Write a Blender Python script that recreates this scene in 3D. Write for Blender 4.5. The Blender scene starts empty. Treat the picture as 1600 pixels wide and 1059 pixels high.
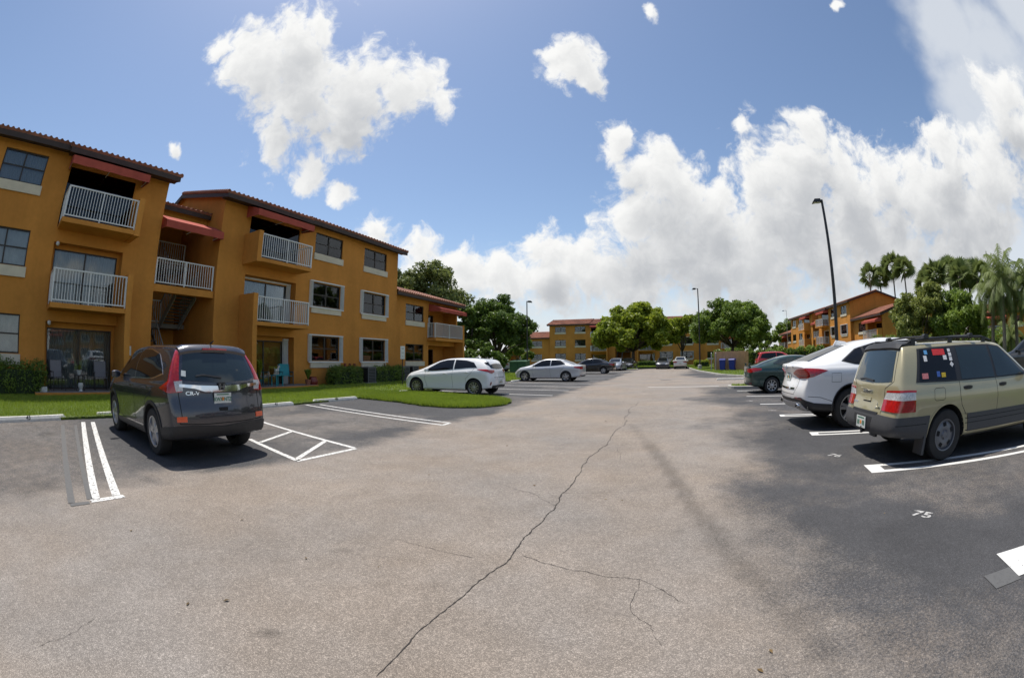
import bpy, bmesh, math, random
import numpy as np
from mathutils import Vector, Matrix
from mathutils.bvhtree import BVHTree

random.seed(7); RNG = np.random.default_rng(11)
SC = bpy.context.scene
COL = SC.collection

# ------------------------------------------------------------------ camera (full-frame style fisheye lens, level with a person's chest)
CAM_H = 1.38
F_PX, PITCH, ROLL, CX, CY = 696.785, math.radians(2.66535), math.radians(-0.27829), 800.0, 529.5
def cam_rot(d):
    c, s = math.cos(ROLL), math.sin(ROLL); d = (c*d[0]-s*d[2], d[1], s*d[0]+c*d[2])
    c, s = math.cos(PITCH), math.sin(PITCH); return Vector((d[0], c*d[1]-s*d[2], s*d[1]+c*d[2]))
def ray(u, v):
    x, y = u-CX, CY-v; r = math.hypot(x, y)+1e-9; th = 2*math.asin(r/(2*F_PX)); s = math.sin(th)
    return cam_rot((x/r*s, math.cos(th), y/r*s))
def gnd(u, v, z=0.0):
    d = ray(u, v); k = (z-CAM_H)/d.z; return Vector((d.x*k, d.y*k, z))
def polar(az, dist, z=0.0):
    a = math.radians(az); return Vector((math.sin(a)*dist, math.cos(a)*dist, z))
cam = bpy.data.cameras.new('camera'); cam_o = bpy.data.objects.new('camera', cam); COL.objects.link(cam_o)
cam.type = 'PANO'
for holder in (cam, getattr(cam, 'cycles', None)):
    try:
        holder.panorama_type = 'FISHEYE_EQUISOLID'; holder.fisheye_lens = F_PX*36/1600; holder.fisheye_fov = math.pi
    except Exception: pass
cam.sensor_width = 36; cam.sensor_fit = 'HORIZONTAL'; cam.clip_start = 0.05; cam.clip_end = 5000
R, U, Fw = cam_rot((1,0,0)), cam_rot((0,0,1)), cam_rot((0,1,0))
cam_o.matrix_world = Matrix(((R.x,U.x,-Fw.x,0),(R.y,U.y,-Fw.y,0),(R.z,U.z,-Fw.z,CAM_H),(0,0,0,1)))
SC.camera = cam_o

# ------------------------------------------------------------------ sun and sky
SUN_EL, SUN_AZ = 70.0, 322.0            # degrees; azimuth from +Y clockwise
sun = bpy.data.lights.new('sun', 'SUN'); sun.energy = 3.9; sun.angle = math.radians(0.53); sun.color = (1.0, 0.95, 0.87)
sun_o = bpy.data.objects.new('sun', sun); COL.objects.link(sun_o)
sd = Vector((math.sin(math.radians(SUN_AZ))*math.cos(math.radians(SUN_EL)), math.cos(math.radians(SUN_AZ))*math.cos(math.radians(SUN_EL)), math.sin(math.radians(SUN_EL))))
sun_o.rotation_euler = (-sd).to_track_quat('-Z', 'Y').to_euler()

# cloud masses seen in the photograph: direction through a pixel, apparent radius in pixels
CLOUDS = [(400,95,62),(470,75,66),(470,150,88),(555,150,74),(615,140,52),(655,125,40),(545,200,44),(680,158,28),(345,72,24),(520,218,26),
          (432,222,30),(482,268,28),(532,300,22),(270,230,12),
          (893,100,42),(875,88,26),(912,125,24),(968,222,30),(1014,16,14),(1305,10,10),
          (1020,285,58),(985,350,52),(1065,300,55),(1115,320,48),(1250,250,60),(1258,212,38),(1190,285,36),(1320,275,62),(1385,265,48),(1166,203,17),
          (1240,350,90),(1100,375,90),(1340,355,80),(1440,310,70),(1470,235,44),(1545,270,70),(1530,340,70),(1590,200,60),(1560,150,40),
          (850,395,46),(720,415,36),(660,405,36),(590,365,26),(790,440,50),(900,412,48),(1000,420,80),(1180,410,90),(1100,420,80),(1290,400,80),(1240,300,90),(1060,350,80),(1400,390,80),(1500,400,70),(1340,320,80),(940,440,50),(860,440,50),(720,440,45),(1480,300,70)]
VEIL = [(1555,70,150),(1490,40,90),(1590,10,130),(1545,150,110),(1570,420,130),(1420,430,110)]
W = bpy.data.worlds.new('World'); SC.world = W; W.use_nodes = True
def build_world():
    nt = W.node_tree; N = nt.nodes; L = nt.links; N.clear()
    def grp():
        g = bpy.data.node_groups.new('cloud_density', 'ShaderNodeTree')
        g.interface.new_socket('Vector', in_out='INPUT', socket_type='NodeSocketVector')
        g.interface.new_socket('Blob', in_out='OUTPUT', socket_type='NodeSocketFloat')
        g.interface.new_socket('Density', in_out='OUTPUT', socket_type='NodeSocketFloat')
        n, l = g.nodes, g.links
        gi, go = n.new('NodeGroupInput'), n.new('NodeGroupOutput')
        def noise(vec, scale, det, rough, out='Fac'):
            t = n.new('ShaderNodeTexNoise'); t.inputs['Scale'].default_value = scale; t.inputs['Detail'].default_value = det; t.inputs['Roughness'].default_value = rough
            l.new(vec, t.inputs['Vector']); return t.outputs[out]
        def vm(op, a, b=None, scale=None):
            t = n.new('ShaderNodeVectorMath'); t.operation = op
            for k, q in ((0, a), (1, b)):
                if q is None: continue
                if isinstance(q, (tuple, list)): t.inputs[k].default_value = q
                else: l.new(q, t.inputs[k])
            if scale is not None: t.inputs['Scale'].default_value = scale
            return t
        def mt(op, a, b=None, c=None):
            t = n.new('ShaderNodeMath'); t.operation = op
            for k, q in enumerate((a, b, c)):
                if q is None: continue
                if isinstance(q, (int, float)): t.inputs[k].default_value = q
                else: l.new(q, t.inputs[k])
            return t.outputs[0]
        v = gi.outputs['Vector']
        w1 = vm('SCALE', vm('SUBTRACT', noise(v, 7, 3, .5, 'Color'), (.5,.5,.5)).outputs[0], scale=.09).outputs[0]
        w2 = vm('SCALE', vm('SUBTRACT', noise(v, 30, 3, .55, 'Color'), (.5,.5,.5)).outputs[0], scale=.022).outputs[0]
        vv = vm('ADD', vm('ADD', v, w1).outputs[0], w2).outputs[0]
        best = None
        for (px, py, r) in CLOUDS:
            c = ray(px, py)
            d = vm('DISTANCE', vv, tuple(c)).outputs['Value']
            f = mt('MULTIPLY_ADD', d, -1.0/(1.32*r/F_PX), 1.0)
            best = f if best is None else mt('MAXIMUM', best, f)
        # the same fair-weather cumulus all round the sky
        sep = n.new('ShaderNodeSeparateXYZ'); l.new(v, sep.inputs[0])
        zz = mt('ADD', mt('MAXIMUM', sep.outputs[2], 0.0), .22)
        pl = n.new('ShaderNodeCombineXYZ'); l.new(mt('DIVIDE', sep.outputs[0], zz), pl.inputs[0]); l.new(mt('DIVIDE', sep.outputs[1], zz), pl.inputs[1])
        gen = mt('MULTIPLY_ADD', noise(pl.outputs[0], 1.1, 3, .5), 4.0, -2.35)
        behind = n.new('ShaderNodeMapRange'); behind.inputs['From Min'].default_value = .32; behind.inputs['From Max'].default_value = -.12
        l.new(sep.outputs[1], behind.inputs['Value'])
        gen = mt('SUBTRACT', mt('MULTIPLY', mt('ADD', gen, 1.0), behind.outputs[0]), 1.0)
        best = mt('MAXIMUM', best, gen)
        # low bank near the horizon
        st = vm('MULTIPLY', v, (1.0, 1.0, 3.2)).outputs[0]
        el = n.new('ShaderNodeMapRange'); el.inputs['From Min'].default_value = .24; el.inputs['From Max'].default_value = .03; el.inputs['To Min'].default_value = -1.4; el.inputs['To Max'].default_value = .55
        l.new(sep.outputs[2], el.inputs['Value'])
        bank = mt('ADD', el.outputs[0], mt('MULTIPLY_ADD', noise(st, 4.5, 5, .55), 2.6, -1.42))
        right = n.new('ShaderNodeMapRange'); right.inputs['From Min'].default_value = -.75; right.inputs['From Max'].default_value = .25; right.inputs['To Min'].default_value = -.75
        right.inputs['To Max'].default_value = 0.12; l.new(sep.outputs[0], right.inputs['Value'])
        bank = mt('MINIMUM', mt('ADD', bank, right.outputs[0]), .5)
        best = mt('MAXIMUM', best, bank)
        best = mt('MAXIMUM', best, -1.2)
        fb = noise(vv, 19, 10, .62)
        dens = mt('ADD', best, mt('MULTIPLY_ADD', fb, 1.9, -1.08))
        l.new(best, go.inputs['Blob']); l.new(dens, go.inputs['Density'])
        return g
    g = grp()
    tc = N.new('ShaderNodeTexCoord')
    sky = N.new('ShaderNodeTexSky'); sky.sky_type = 'NISHITA'; sky.sun_disc = False
    sky.sun_elevation = math.radians(SUN_EL); sky.sun_rotation = math.radians(SUN_AZ); sky.air_density = 1.0; sky.dust_density = .7; sky.ozone_density = 1.6; sky.altitude = 0
    def gnode(off):
        t = N.new('ShaderNodeGroup'); t.node_tree = g
        if off is None: L.new(tc.outputs['Generated'], t.inputs[0])
        else:
            a = N.new('ShaderNodeVectorMath'); a.operation = 'ADD'; a.inputs[1].default_value = off
            L.new(tc.outputs['Generated'], a.inputs[0]); L.new(a.outputs[0], t.inputs[0])
        return t
    def mr(x, a, b, c=0.0, d=1.0, smooth=True):
        t = N.new('ShaderNodeMapRange'); t.interpolation_type = 'SMOOTHSTEP' if smooth else 'LINEAR'
        for k, q in (('From Min',a),('From Max',b),('To Min',c),('To Max',d)): t.inputs[k].default_value = q
        L.new(x, t.inputs['Value']); return t.outputs[0]
    def mul(a, b, op='MULTIPLY'):
        t = N.new('ShaderNodeMath'); t.operation = op
        for k, q in enumerate((a, b)):
            if isinstance(q, (int, float)): t.inputs[k].default_value = q
            else: L.new(q, t.inputs[k])
        return t.outputs[0]
    g0, g1, g2 = gnode(None), gnode((-.012,-.004,.022)), gnode((-.02,-.01,.105))
    alpha = mr(g0.outputs['Density'], -.10, .42)
    near = mr(g1.outputs['Density'], -.1, 1.0)          # relief: what stands just sunward
    deep = mr(g2.outputs['Blob'], -.1, .9)              # how much cloud lies above: grey bases
    dark = mul(mul(near, .36), mul(deep, .52), 'ADD')
    mx = N.new('ShaderNodeMix'); mx.data_type = 'RGBA'; L.new(dark, mx.inputs['Factor'])
    mx.inputs['A'].default_value = (7.0, 7.0, 6.9, 1); mx.inputs['B'].default_value = (3.3, 3.45, 3.7, 1)
    fin = N.new('ShaderNodeMix'); fin.data_type = 'RGBA'; L.new(alpha, fin.inputs['Factor']); L.new(mx.outputs['Result'], fin.inputs['B'])
    hs = N.new('ShaderNodeHueSaturation'); hs.inputs['Saturation'].default_value = 1.0; hs.inputs['Value'].default_value = 1.0
    L.new(sky.outputs[0], hs.inputs['Color'])
    # thin high veil and pale humid air low down
    vl = None
    for (px, py, r) in VEIL:
        a = N.new('ShaderNodeVectorMath'); a.operation = 'DISTANCE'; a.inputs[1].default_value = tuple(ray(px, py)); L.new(tc.outputs['Generated'], a.inputs[0])
        b = N.new('ShaderNodeMath'); b.operation = 'MULTIPLY_ADD'; b.inputs[1].default_value = -F_PX/r; b.inputs[2].default_value = 1.0; L.new(a.outputs['Value'], b.inputs[0])
        vl = b.outputs[0] if vl is None else mul(vl, b.outputs[0], 'MAXIMUM')
    nz = N.new('ShaderNodeTexNoise'); nz.inputs['Scale'].default_value = 7; nz.inputs['Detail'].default_value = 7; L.new(tc.outputs['Generated'], nz.inputs['Vector'])
    va = mul(mr(mul(vl, mul(mul(nz.outputs['Fac'], .5, 'SUBTRACT'), 1.6), 'ADD'), 0.0, .7), .8)
    sz = N.new('ShaderNodeSeparateXYZ'); L.new(tc.outputs['Generated'], sz.inputs[0])
    lowair = mul(mr(sz.outputs[2], .28, -.01), .85)
    va = mul(va, lowair, 'MAXIMUM')
    vx = N.new('ShaderNodeMix'); vx.data_type = 'RGBA'; L.new(va, vx.inputs['Factor']); L.new(hs.outputs[0], vx.inputs['A']); vx.inputs['B'].default_value = (5.5, 5.75, 6.05, 1)
    L.new(vx.outputs['Result'], fin.inputs['A'])
    bg = N.new('ShaderNodeBackground'); bg.inputs['Strength'].default_value = .105
    L.new(fin.outputs['Result'], bg.inputs['Color'])
    out = N.new('ShaderNodeOutputWorld'); L.new(bg.outputs[0], out.inputs['Surface'])
    W.cycles.sampling_method = 'MANUAL'; W.cycles.sample_map_resolution = 512
build_world()
SC.view_settings.view_transform = 'Standard'; SC.view_settings.look = 'None'; SC.view_settings.gamma = 1; SC.view_settings.exposure = 0.40
SC.view_settings.use_curve_mapping = False
SC.render.engine = 'CYCLES'; SC.cycles.use_denoising = True; SC.cycles.max_bounces = 6; SC.cycles.transparent_max_bounces = 12; SC.cycles.caustics_reflective = False; SC.cycles.caustics_refractive = False
SC.cycles.sample_clamp_indirect = 6.0

# ------------------------------------------------------------------ helpers
AZ = math.radians(21.38)
EC, ET = Vector((math.cos(AZ), -math.sin(AZ), 0)), Vector((math.sin(AZ), math.cos(AZ), 0))     # across and along the aisle
def P(c, v, z=0.0): return EC*c + ET*v + Vector((0,0,z))
def tag(o, label, cat, group=None, kind=None):
    if label: o['label'] = label
    if cat: o['category'] = cat
    if group: o['group'] = group
    if kind: o['kind'] = kind
    return o
def empty(name, loc=(0,0,0), rz=0.0, parent=None):
    o = bpy.data.objects.new(name, None); COL.objects.link(o); o.location = loc; o.rotation_euler = (0,0,rz); o.empty_display_size = .2
    if parent: o.parent = parent
    return o
def link(name, me, parent=None, loc=None, rot=None):
    o = bpy.data.objects.new(name, me); COL.objects.link(o)
    if parent: o.parent = parent
    if loc is not None: o.location = loc
    if rot is not None: o.rotation_euler = rot
    return o
def copy_tree(o, parent=None, skip=(), swap=None):
    c = o.copy(); COL.objects.link(c); c.parent = parent
    if swap and o.data and o.data.name in swap: c.data = swap[o.data.name]
    for ch in o.children:
        if ch.name.split('.')[0] not in skip: copy_tree(ch, c, skip, swap)
    return c
class MB:
    def __init__(s): s.v = []; s.f = []; s.m = []
    def add(s, verts, faces, m=0):
        b = len(s.v); s.v += [tuple(q) for q in verts]; s.f += [tuple(b+i for i in fc) for fc in faces]; s.m += [m]*len(faces); return s
    def box(s, x0, x1, y0, y1, z0, z1, m=0):
        return s.add([(x0,y0,z0),(x1,y0,z0),(x1,y1,z0),(x0,y1,z0),(x0,y0,z1),(x1,y0,z1),(x1,y1,z1),(x0,y1,z1)],
                     [(3,2,1,0),(4,5,6,7),(0,1,5,4),(1,2,6,5),(2,3,7,6),(3,0,4,7)], m)
    def prism(s, pts, h0, h1, axis='z', m=0):
        n = len(pts); mk = {'z': lambda p,h:(p[0],p[1],h), 'y': lambda p,h:(p[0],h,p[1]), 'x': lambda p,h:(h,p[0],p[1])}[axis]
        return s.add([mk(p,h0) for p in pts]+[mk(p,h1) for p in pts], [tuple(range(n))[::-1], tuple(range(n,2*n))]+[(i,(i+1)%n,n+(i+1)%n,n+i) for i in range(n)], m)
    def tube(s, pts, rads, seg=8, cap=True, m=0):
        pts = [Vector(q) for q in pts]; rings = []
        if isinstance(rads, (int, float)): rads = [rads]*len(pts)
        up = None
        for i, q in enumerate(pts):
            d = (pts[min(i+1,len(pts)-1)]-pts[max(i-1,0)]).normalized()
            a = d.orthogonal().normalized() if up is None else (up - d*up.dot(d)).normalized()
            up = a; b = d.cross(a)
            rings.append([q+(a*math.cos(2*math.pi*k/seg)+b*math.sin(2*math.pi*k/seg))*rads[i] for k in range(seg)])
        v = [q for r in rings for q in r]; f = []
        for i in range(len(pts)-1):
            for k in range(seg): f.append((i*seg+k, i*seg+(k+1)%seg, (i+1)*seg+(k+1)%seg, (i+1)*seg+k))
        if cap: f += [tuple(range(seg))[::-1], tuple((len(pts)-1)*seg+k for k in range(seg))]
        return s.add(v, f, m)
    def lathe(s, prof, seg=24, axis='z', c=(0,0,0), m=0, close=False):
        v = []; f = []; n = len(prof)
        for k in range(seg):
            a = 2*math.pi*k/seg; ca, sa = math.cos(a), math.sin(a)
            for (r, h) in prof:
                q = (r*ca, r*sa, h) if axis == 'z' else ((r*ca, h, r*sa) if axis == 'y' else (h, r*ca, r*sa))
                v.append((q[0]+c[0], q[1]+c[1], q[2]+c[2]))
        for k in range(seg):
            k2 = (k+1) % seg
            for i in range(n if close else n-1):
                i2 = (i+1) % n
                f.append((k*n+i, k2*n+i, k2*n+i2, k*n+i2) if axis != 'y' else (k*n+i, k*n+i2, k2*n+i2, k2*n+i))
        return s.add(v, f, m)
    def mesh(s, name, mats, smooth=False, angle=None):
        me = bpy.data.meshes.new(name); me.from_pydata(s.v, [], s.f)
        for q in (mats if isinstance(mats, (list, tuple)) else [mats]): me.materials.append(q)
        if any(s.m): me.polygons.foreach_set('material_index', s.m)
        if smooth or angle:
            me.polygons.foreach_set('use_smooth', [True]*len(me.polygons))
            if angle: me.set_sharp_from_angle(angle=math.radians(angle))
        me.update(); return me
    def build(s, name, mats, parent=None, smooth=False, angle=None, loc=None, rot=None):
        return link(name, s.mesh(name, mats, smooth, angle), parent, loc, rot)
def text_mesh(txt, size, mat, extrude=.0, name='lettering', bold=0.0, sx=1.0):
    cu = bpy.data.curves.new(name, 'FONT'); cu.body = txt; cu.size = size; cu.extrude = extrude; cu.align_x = 'CENTER'; cu.align_y = 'CENTER'; cu.offset = bold; cu.resolution_u = 2
    o = bpy.data.objects.new('tmp', cu); COL.objects.link(o); bpy.context.view_layer.update()
    me = bpy.data.meshes.new_from_object(o.evaluated_get(bpy.context.evaluated_depsgraph_get())); bpy.data.objects.remove(o); bpy.data.curves.remove(cu)
    me.name = name; me.materials.clear(); me.materials.append(mat)
    if sx != 1.0: me.transform(Matrix.Diagonal((sx,1,1,1)))
    return me

# ------------------------------------------------------------------ materials
def mat(name, col, rough=.6, metal=0.0, coat=0.0, spec=.5, noise=None, bump=None, emit=None, coords='Object'):
    m = bpy.data.materials.new(name); m.use_nodes = True; nt = m.node_tree; b = nt.nodes['Principled BSDF']
    b.inputs['Base Color'].default_value = (*col, 1); b.inputs['Roughness'].default_value = rough; b.inputs['Metallic'].default_value = metal
    b.inputs['Coat Weight'].default_value = coat; b.inputs['Coat Roughness'].default_value = .04; b.inputs['Specular IOR Level'].default_value = spec
    if noise or bump:
        tc = nt.nodes.new('ShaderNodeTexCoord')
    if noise:      # list of (scale, detail, dark factor, light factor)
        prev = None
        for (sc, det, lo, hi) in noise:
            t = nt.nodes.new('ShaderNodeTexNoise'); t.inputs['Scale'].default_value = sc; t.inputs['Detail'].default_value = det; nt.links.new(tc.outputs[coords], t.inputs['Vector'])
            r = nt.nodes.new('ShaderNodeMapRange'); r.inputs['From Min'].default_value = .3; r.inputs['From Max'].default_value = .7; r.inputs['To Min'].default_value = lo; r.inputs['To Max'].default_value = hi
            nt.links.new(t.outputs['Fac'], r.inputs['Value'])
            if prev is None: prev = r.outputs[0]
            else:
                q = nt.nodes.new('ShaderNodeMath'); q.operation = 'MULTIPLY'; nt.links.new(prev, q.inputs[0]); nt.links.new(r.outputs[0], q.inputs[1]); prev = q.outputs[0]
        vm = nt.nodes.new('ShaderNodeVectorMath'); vm.operation = 'SCALE'; vm.inputs[0].default_value = col; nt.links.new(prev, vm.inputs['Scale']); nt.links.new(vm.outputs[0], b.inputs['Base Color'])
    if bump:
        t = nt.nodes.new('ShaderNodeTexNoise'); t.inputs['Scale'].default_value = bump[0]; t.inputs['Detail'].default_value = 4; nt.links.new(tc.outputs[coords], t.inputs['Vector'])
        q = nt.nodes.new('ShaderNodeBump'); q.inputs['Strength'].default_value = bump[1]; q.inputs['Distance'].default_value = bump[2]; nt.links.new(t.outputs['Fac'], q.inputs['Height']); nt.links.new(q.outputs[0], b.inputs['Normal'])
    if emit: b.inputs['Emission Color'].default_value = (*emit[0], 1); b.inputs['Emission Strength'].default_value = emit[1]
    return m
M = {}
M['stucco'] = mat('stucco_ochre', (.56,.238,.05), .9, spec=.2, noise=[(.5,4,.86,1.1),(6,3,.95,1.05)], bump=(60,.25,.01))
def add_streaks(m, scale, lo, hi):
    nt = m.node_tree; b = nt.nodes['Principled BSDF']; src = b.inputs['Base Color'].links[0].from_socket; tc = nt.nodes.new('ShaderNodeTexCoord'); mp = nt.nodes.new('ShaderNodeMapping'); mp.inputs['Scale'].default_value = scale; nt.links.new(tc.outputs['Object'], mp.inputs['Vector'])
    t = nt.nodes.new('ShaderNodeTexNoise'); t.inputs['Scale'].default_value = 1.0; t.inputs['Detail'].default_value = 6; nt.links.new(mp.outputs[0], t.inputs['Vector']); r = nt.nodes.new('ShaderNodeMapRange'); r.inputs['From Min'].default_value = .35; r.inputs['From Max'].default_value = .68; r.inputs['To Min'].default_value = hi; r.inputs['To Max'].default_value = lo; nt.links.new(t.outputs['Fac'], r.inputs['Value'])
    v = nt.nodes.new('ShaderNodeVectorMath'); v.operation = 'SCALE'; nt.links.new(src, v.inputs[0]); nt.links.new(r.outputs[0], v.inputs['Scale']); nt.links.new(v.outputs[0], b.inputs['Base Color'])
add_streaks(M['stucco'], (1.7,1.7,.28), .93, 1.03)
M['trim'] = mat('cream_sill', (.62,.55,.42), .8, noise=[(3,4,.9,1.05)])
M['shutter'] = mat('white_shutter', (.68,.68,.66), .5, noise=[(4,3,.93,1.03)])
M['bronze'] = mat('bronze_frame', (.035,.028,.022), .45, spec=.4)
M['fascia'] = mat('dark_fascia', (.045,.028,.022), .7, noise=[(3,3,.8,1.2)])
M['tile'] = mat('clay_tile', (.24,.088,.048), .8, noise=[(.7,4,.65,1.25),(5,3,.8,1.2),(30,2,.85,1.1)])
M['rail'] = mat('white_rail', (.66,.66,.65), .45)
M['awning'] = mat('red_awning', (.40,.085,.06), .85, spec=.2, noise=[(2,3,.85,1.1)])
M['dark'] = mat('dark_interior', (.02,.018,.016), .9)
M['curtain'] = mat('curtain', (.52,.52,.50), .9, noise=[(2,2,.8,1.1)])
M['blinds'] = mat('vertical_blinds', (.24,.245,.24), .8)
M['slab'] = mat('patio_concrete', (.22,.20,.18), .9, noise=[(3,4,.8,1.1)])
M['conc'] = mat('concrete', (.42,.40,.36), .9, noise=[(2,4,.75,1.1),(40,2,.9,1.05)], bump=(50,.3,.01))
M['stop'] = mat('painted_wheel_stop', (.70,.68,.62), .8, noise=[(2,5,.8,1.05),(14,4,.82,1.05)], bump=(40,.3,.01))
M['paint'] = None
M['black'] = mat('black_plastic', (.018,.018,.019), .5)
M['ink'] = mat('dark_lettering', (.06,.06,.06), .8)
M['steel'] = mat('galvanised', (.4,.4,.4), .4, metal=.8)
M['pole'] = mat('dark_bronze_pole', (.02,.018,.017), .45)
def glass_mat(name, tint, refl=.12):
    m = bpy.data.materials.new(name); m.use_nodes = True; nt = m.node_tree; nt.nodes.clear()
    o = nt.nodes.new('ShaderNodeOutputMaterial'); mx = nt.nodes.new('ShaderNodeMixShader'); tr = nt.nodes.new('ShaderNodeBsdfTransparent'); gl = nt.nodes.new('ShaderNodeBsdfGlossy')
    tr.inputs['Color'].default_value = (*tint, 1); gl.inputs['Roughness'].default_value = .02; gl.inputs['Color'].default_value = (.9,.95,1,1)
    lw = nt.nodes.new('ShaderNodeFresnel'); lw.inputs['IOR'].default_value = 1.5
    ad = nt.nodes.new('ShaderNodeMath'); ad.operation = 'ADD'; ad.use_clamp = True; ad.inputs[1].default_value = refl; nt.links.new(lw.outputs[0], ad.inputs[0]); nt.links.new(ad.outputs[0], mx.inputs[0])
    nt.links.new(tr.outputs[0], mx.inputs[1]); nt.links.new(gl.outputs[0], mx.inputs[2]); nt.links.new(mx.outputs[0], o.inputs[0]); return m
M['pane'] = glass_mat('window_glass', (.84,.87,.87), .02)
M['farglass'] = mat('far_window_glass', (.03,.035,.04), .05, spec=.8)
# ------------------------------------------------------------------ ground, asphalt, markings, lawns
def vnoise(x, y, seed=0):
    xi, yi = np.floor(x).astype(np.int64), np.floor(y).astype(np.int64); xf, yf = x-xi, y-yi
    def h(a, b):
        n = (a*374761393 + b*668265263 + seed*974634777) & 0xFFFFFFFF; n = ((n ^ (n >> 13))*1274126177) & 0xFFFFFFFF
        return ((n ^ (n >> 16)) & 0xFFFF)/65535.0
    u, w = xf*xf*(3-2*xf), yf*yf*(3-2*yf)
    return (h(xi,yi)*(1-u)+h(xi+1,yi)*u)*(1-w) + (h(xi,yi+1)*(1-u)+h(xi+1,yi+1)*u)*w
def fbm(x, y, o=4, seed=0):
    s = np.zeros_like(x, dtype=float); a = .5
    for k in range(o): s += a*vnoise(x*2**k, y*2**k, seed+k); a *= .5
    return s/(1-.5**o)
def sstep(x, a, b): t = np.clip((x-a)/(b-a), 0, 1); return t*t*(3-2*t)
def cv(p): return (p.dot(EC), p.dot(ET))

def asphalt_material():
    m = bpy.data.materials.new('worn_asphalt'); m.use_nodes = True; nt = m.node_tree; N = nt.nodes; L = nt.links; b = N['Principled BSDF']
    tc = N.new('ShaderNodeTexCoord'); at = N.new('ShaderNodeAttribute'); at.attribute_name = 'wear'
    sep = N.new('ShaderNodeSeparateColor'); L.new(at.outputs['Color'], sep.inputs[0])
    def noise(sc, det, ro=.6):
        t = N.new('ShaderNodeTexNoise'); t.inputs['Scale'].default_value = sc; t.inputs['Detail'].default_value = det; t.inputs['Roughness'].default_value = ro; L.new(tc.outputs['Object'], t.inputs['Vector']); return t.outputs['Fac']
    def mr(x, a, b_, c, d):
        t = N.new('ShaderNodeMapRange'); 
        for k, q in (('From Min',a),('From Max',b_),('To Min',c),('To Max',d)): t.inputs[k].default_value = q
        L.new(x, t.inputs['Value']); return t.outputs[0]
    def mt(op, a, b_):
        t = N.new('ShaderNodeMath'); t.operation = op
        for k, q in enumerate((a, b_)):
            if isinstance(q, (int,float)): t.inputs[k].default_value = q
            else: L.new(q, t.inputs[k])
        return t.outputs[0]
    # ragged edge of the seal coat
    edge = mt('ADD', sep.outputs[0], mt('ADD', mt('MULTIPLY', mt('SUBTRACT', noise(5, 6, .7), .5), .7), mt('MULTIPLY', mt('SUBTRACT', noise(48, 5, .75), .5), 1.5)))
    gate = mt('MINIMUM', mt('ADD', mt('MULTIPLY', mt('MULTIPLY', sep.outputs[0], mt('SUBTRACT', 1.0, sep.outputs[0])), 4.0), .06), 1.0)
    edge = mt('ADD', sep.outputs[0], mt('MULTIPLY', mt('SUBTRACT', edge, sep.outputs[0]), gate))
    seal = mr(edge, .15, .80, 0, 1)
    c1 = N.new('ShaderNodeMix'); c1.data_type = 'RGBA'; L.new(seal, c1.inputs['Factor']); tint = N.new('ShaderNodeMix'); tint.data_type = 'RGBA'; L.new(mr(noise(.38, 4), .38, .62, 0, 1), tint.inputs['Factor']); tint.inputs['A'].default_value = (.252,.209,.170,1); tint.inputs['B'].default_value = (.228,.204,.182,1); L.new(tint.outputs['Result'], c1.inputs['A']); c1.inputs['B'].default_value = (.066,.065,.067,1)
    vo = N.new('ShaderNodeTexVoronoi'); vo.inputs['Scale'].default_value = 240; L.new(tc.outputs['Object'], vo.inputs['Vector'])
    sp = N.new('ShaderNodeSeparateColor'); L.new(vo.outputs['Color'], sp.inputs[0])
    grain = mr(mt('POWER', sp.outputs[0], 3.0), 0, 1, .76, 1.75)
    vo2 = N.new('ShaderNodeTexVoronoi'); vo2.inputs['Scale'].default_value = 46; L.new(tc.outputs['Object'], vo2.inputs['Vector'])
    sp2 = N.new('ShaderNodeSeparateColor'); L.new(vo2.outputs['Color'], sp2.inputs[0])
    grain = mt('MULTIPLY', grain, mr(mt('POWER', sp2.outputs[1], 2.0), 0, 1, .93, 1.14))
    big = mt('MULTIPLY', mr(noise(.55, 5), .3, .7, .86, 1.12), mr(noise(3.0, 5), .3, .7, .90, 1.08))
    pits = mr(noise(75, 3, .6), .26, .40, .60, 1.0)
    k = mt('MULTIPLY', mt('MULTIPLY', grain, big), pits)
    k = mt('MULTIPLY', k, mr(sep.outputs[1], 0, 1, 1.0, .50))
    vm = N.new('ShaderNodeVectorMath'); vm.operation = 'SCALE'; L.new(c1.outputs['Result'], vm.inputs[0]); L.new(k, vm.inputs['Scale']); L.new(vm.outputs[0], b.inputs['Base Color'])
    b.inputs['Roughness'].default_value = .88; b.inputs['Specular IOR Level'].default_value = .3
    bp = N.new('ShaderNodeBump'); bp.inputs['Strength'].default_value = .5; bp.inputs['Distance'].default_value = .006; L.new(mt('ADD', vo.outputs['Distance'], noise(60, 3)), bp.inputs['Height']); L.new(bp.outputs[0], b.inputs['Normal'])
    return m
M['asphalt'] = asphalt_material()
def paint_material(name, amount, col=(.64,.63,.60,1)):
    m = bpy.data.materials.new(name); m.use_nodes = True; nt = m.node_tree; N = nt.nodes; L = nt.links; b = N['Principled BSDF']
    tc = N.new('ShaderNodeTexCoord')
    a = N.new('ShaderNodeTexNoise'); a.inputs['Scale'].default_value = 22; a.inputs['Detail'].default_value = 8; a.inputs['Roughness'].default_value = .72; L.new(tc.outputs['Object'], a.inputs['Vector'])
    r = N.new('ShaderNodeMapRange'); r.inputs['From Min'].default_value = amount; r.inputs['From Max'].default_value = amount+.09; L.new(a.outputs['Fac'], r.inputs['Value'])
    mx = N.new('ShaderNodeMix'); mx.data_type = 'RGBA'; L.new(r.outputs[0], mx.inputs['Factor']); mx.inputs['A'].default_value = col; mx.inputs['B'].default_value = (.085,.083,.082,1)
    L.new(mx.outputs['Result'], b.inputs['Base Color']); b.inputs['Roughness'].default_value = .7; return m
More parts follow.
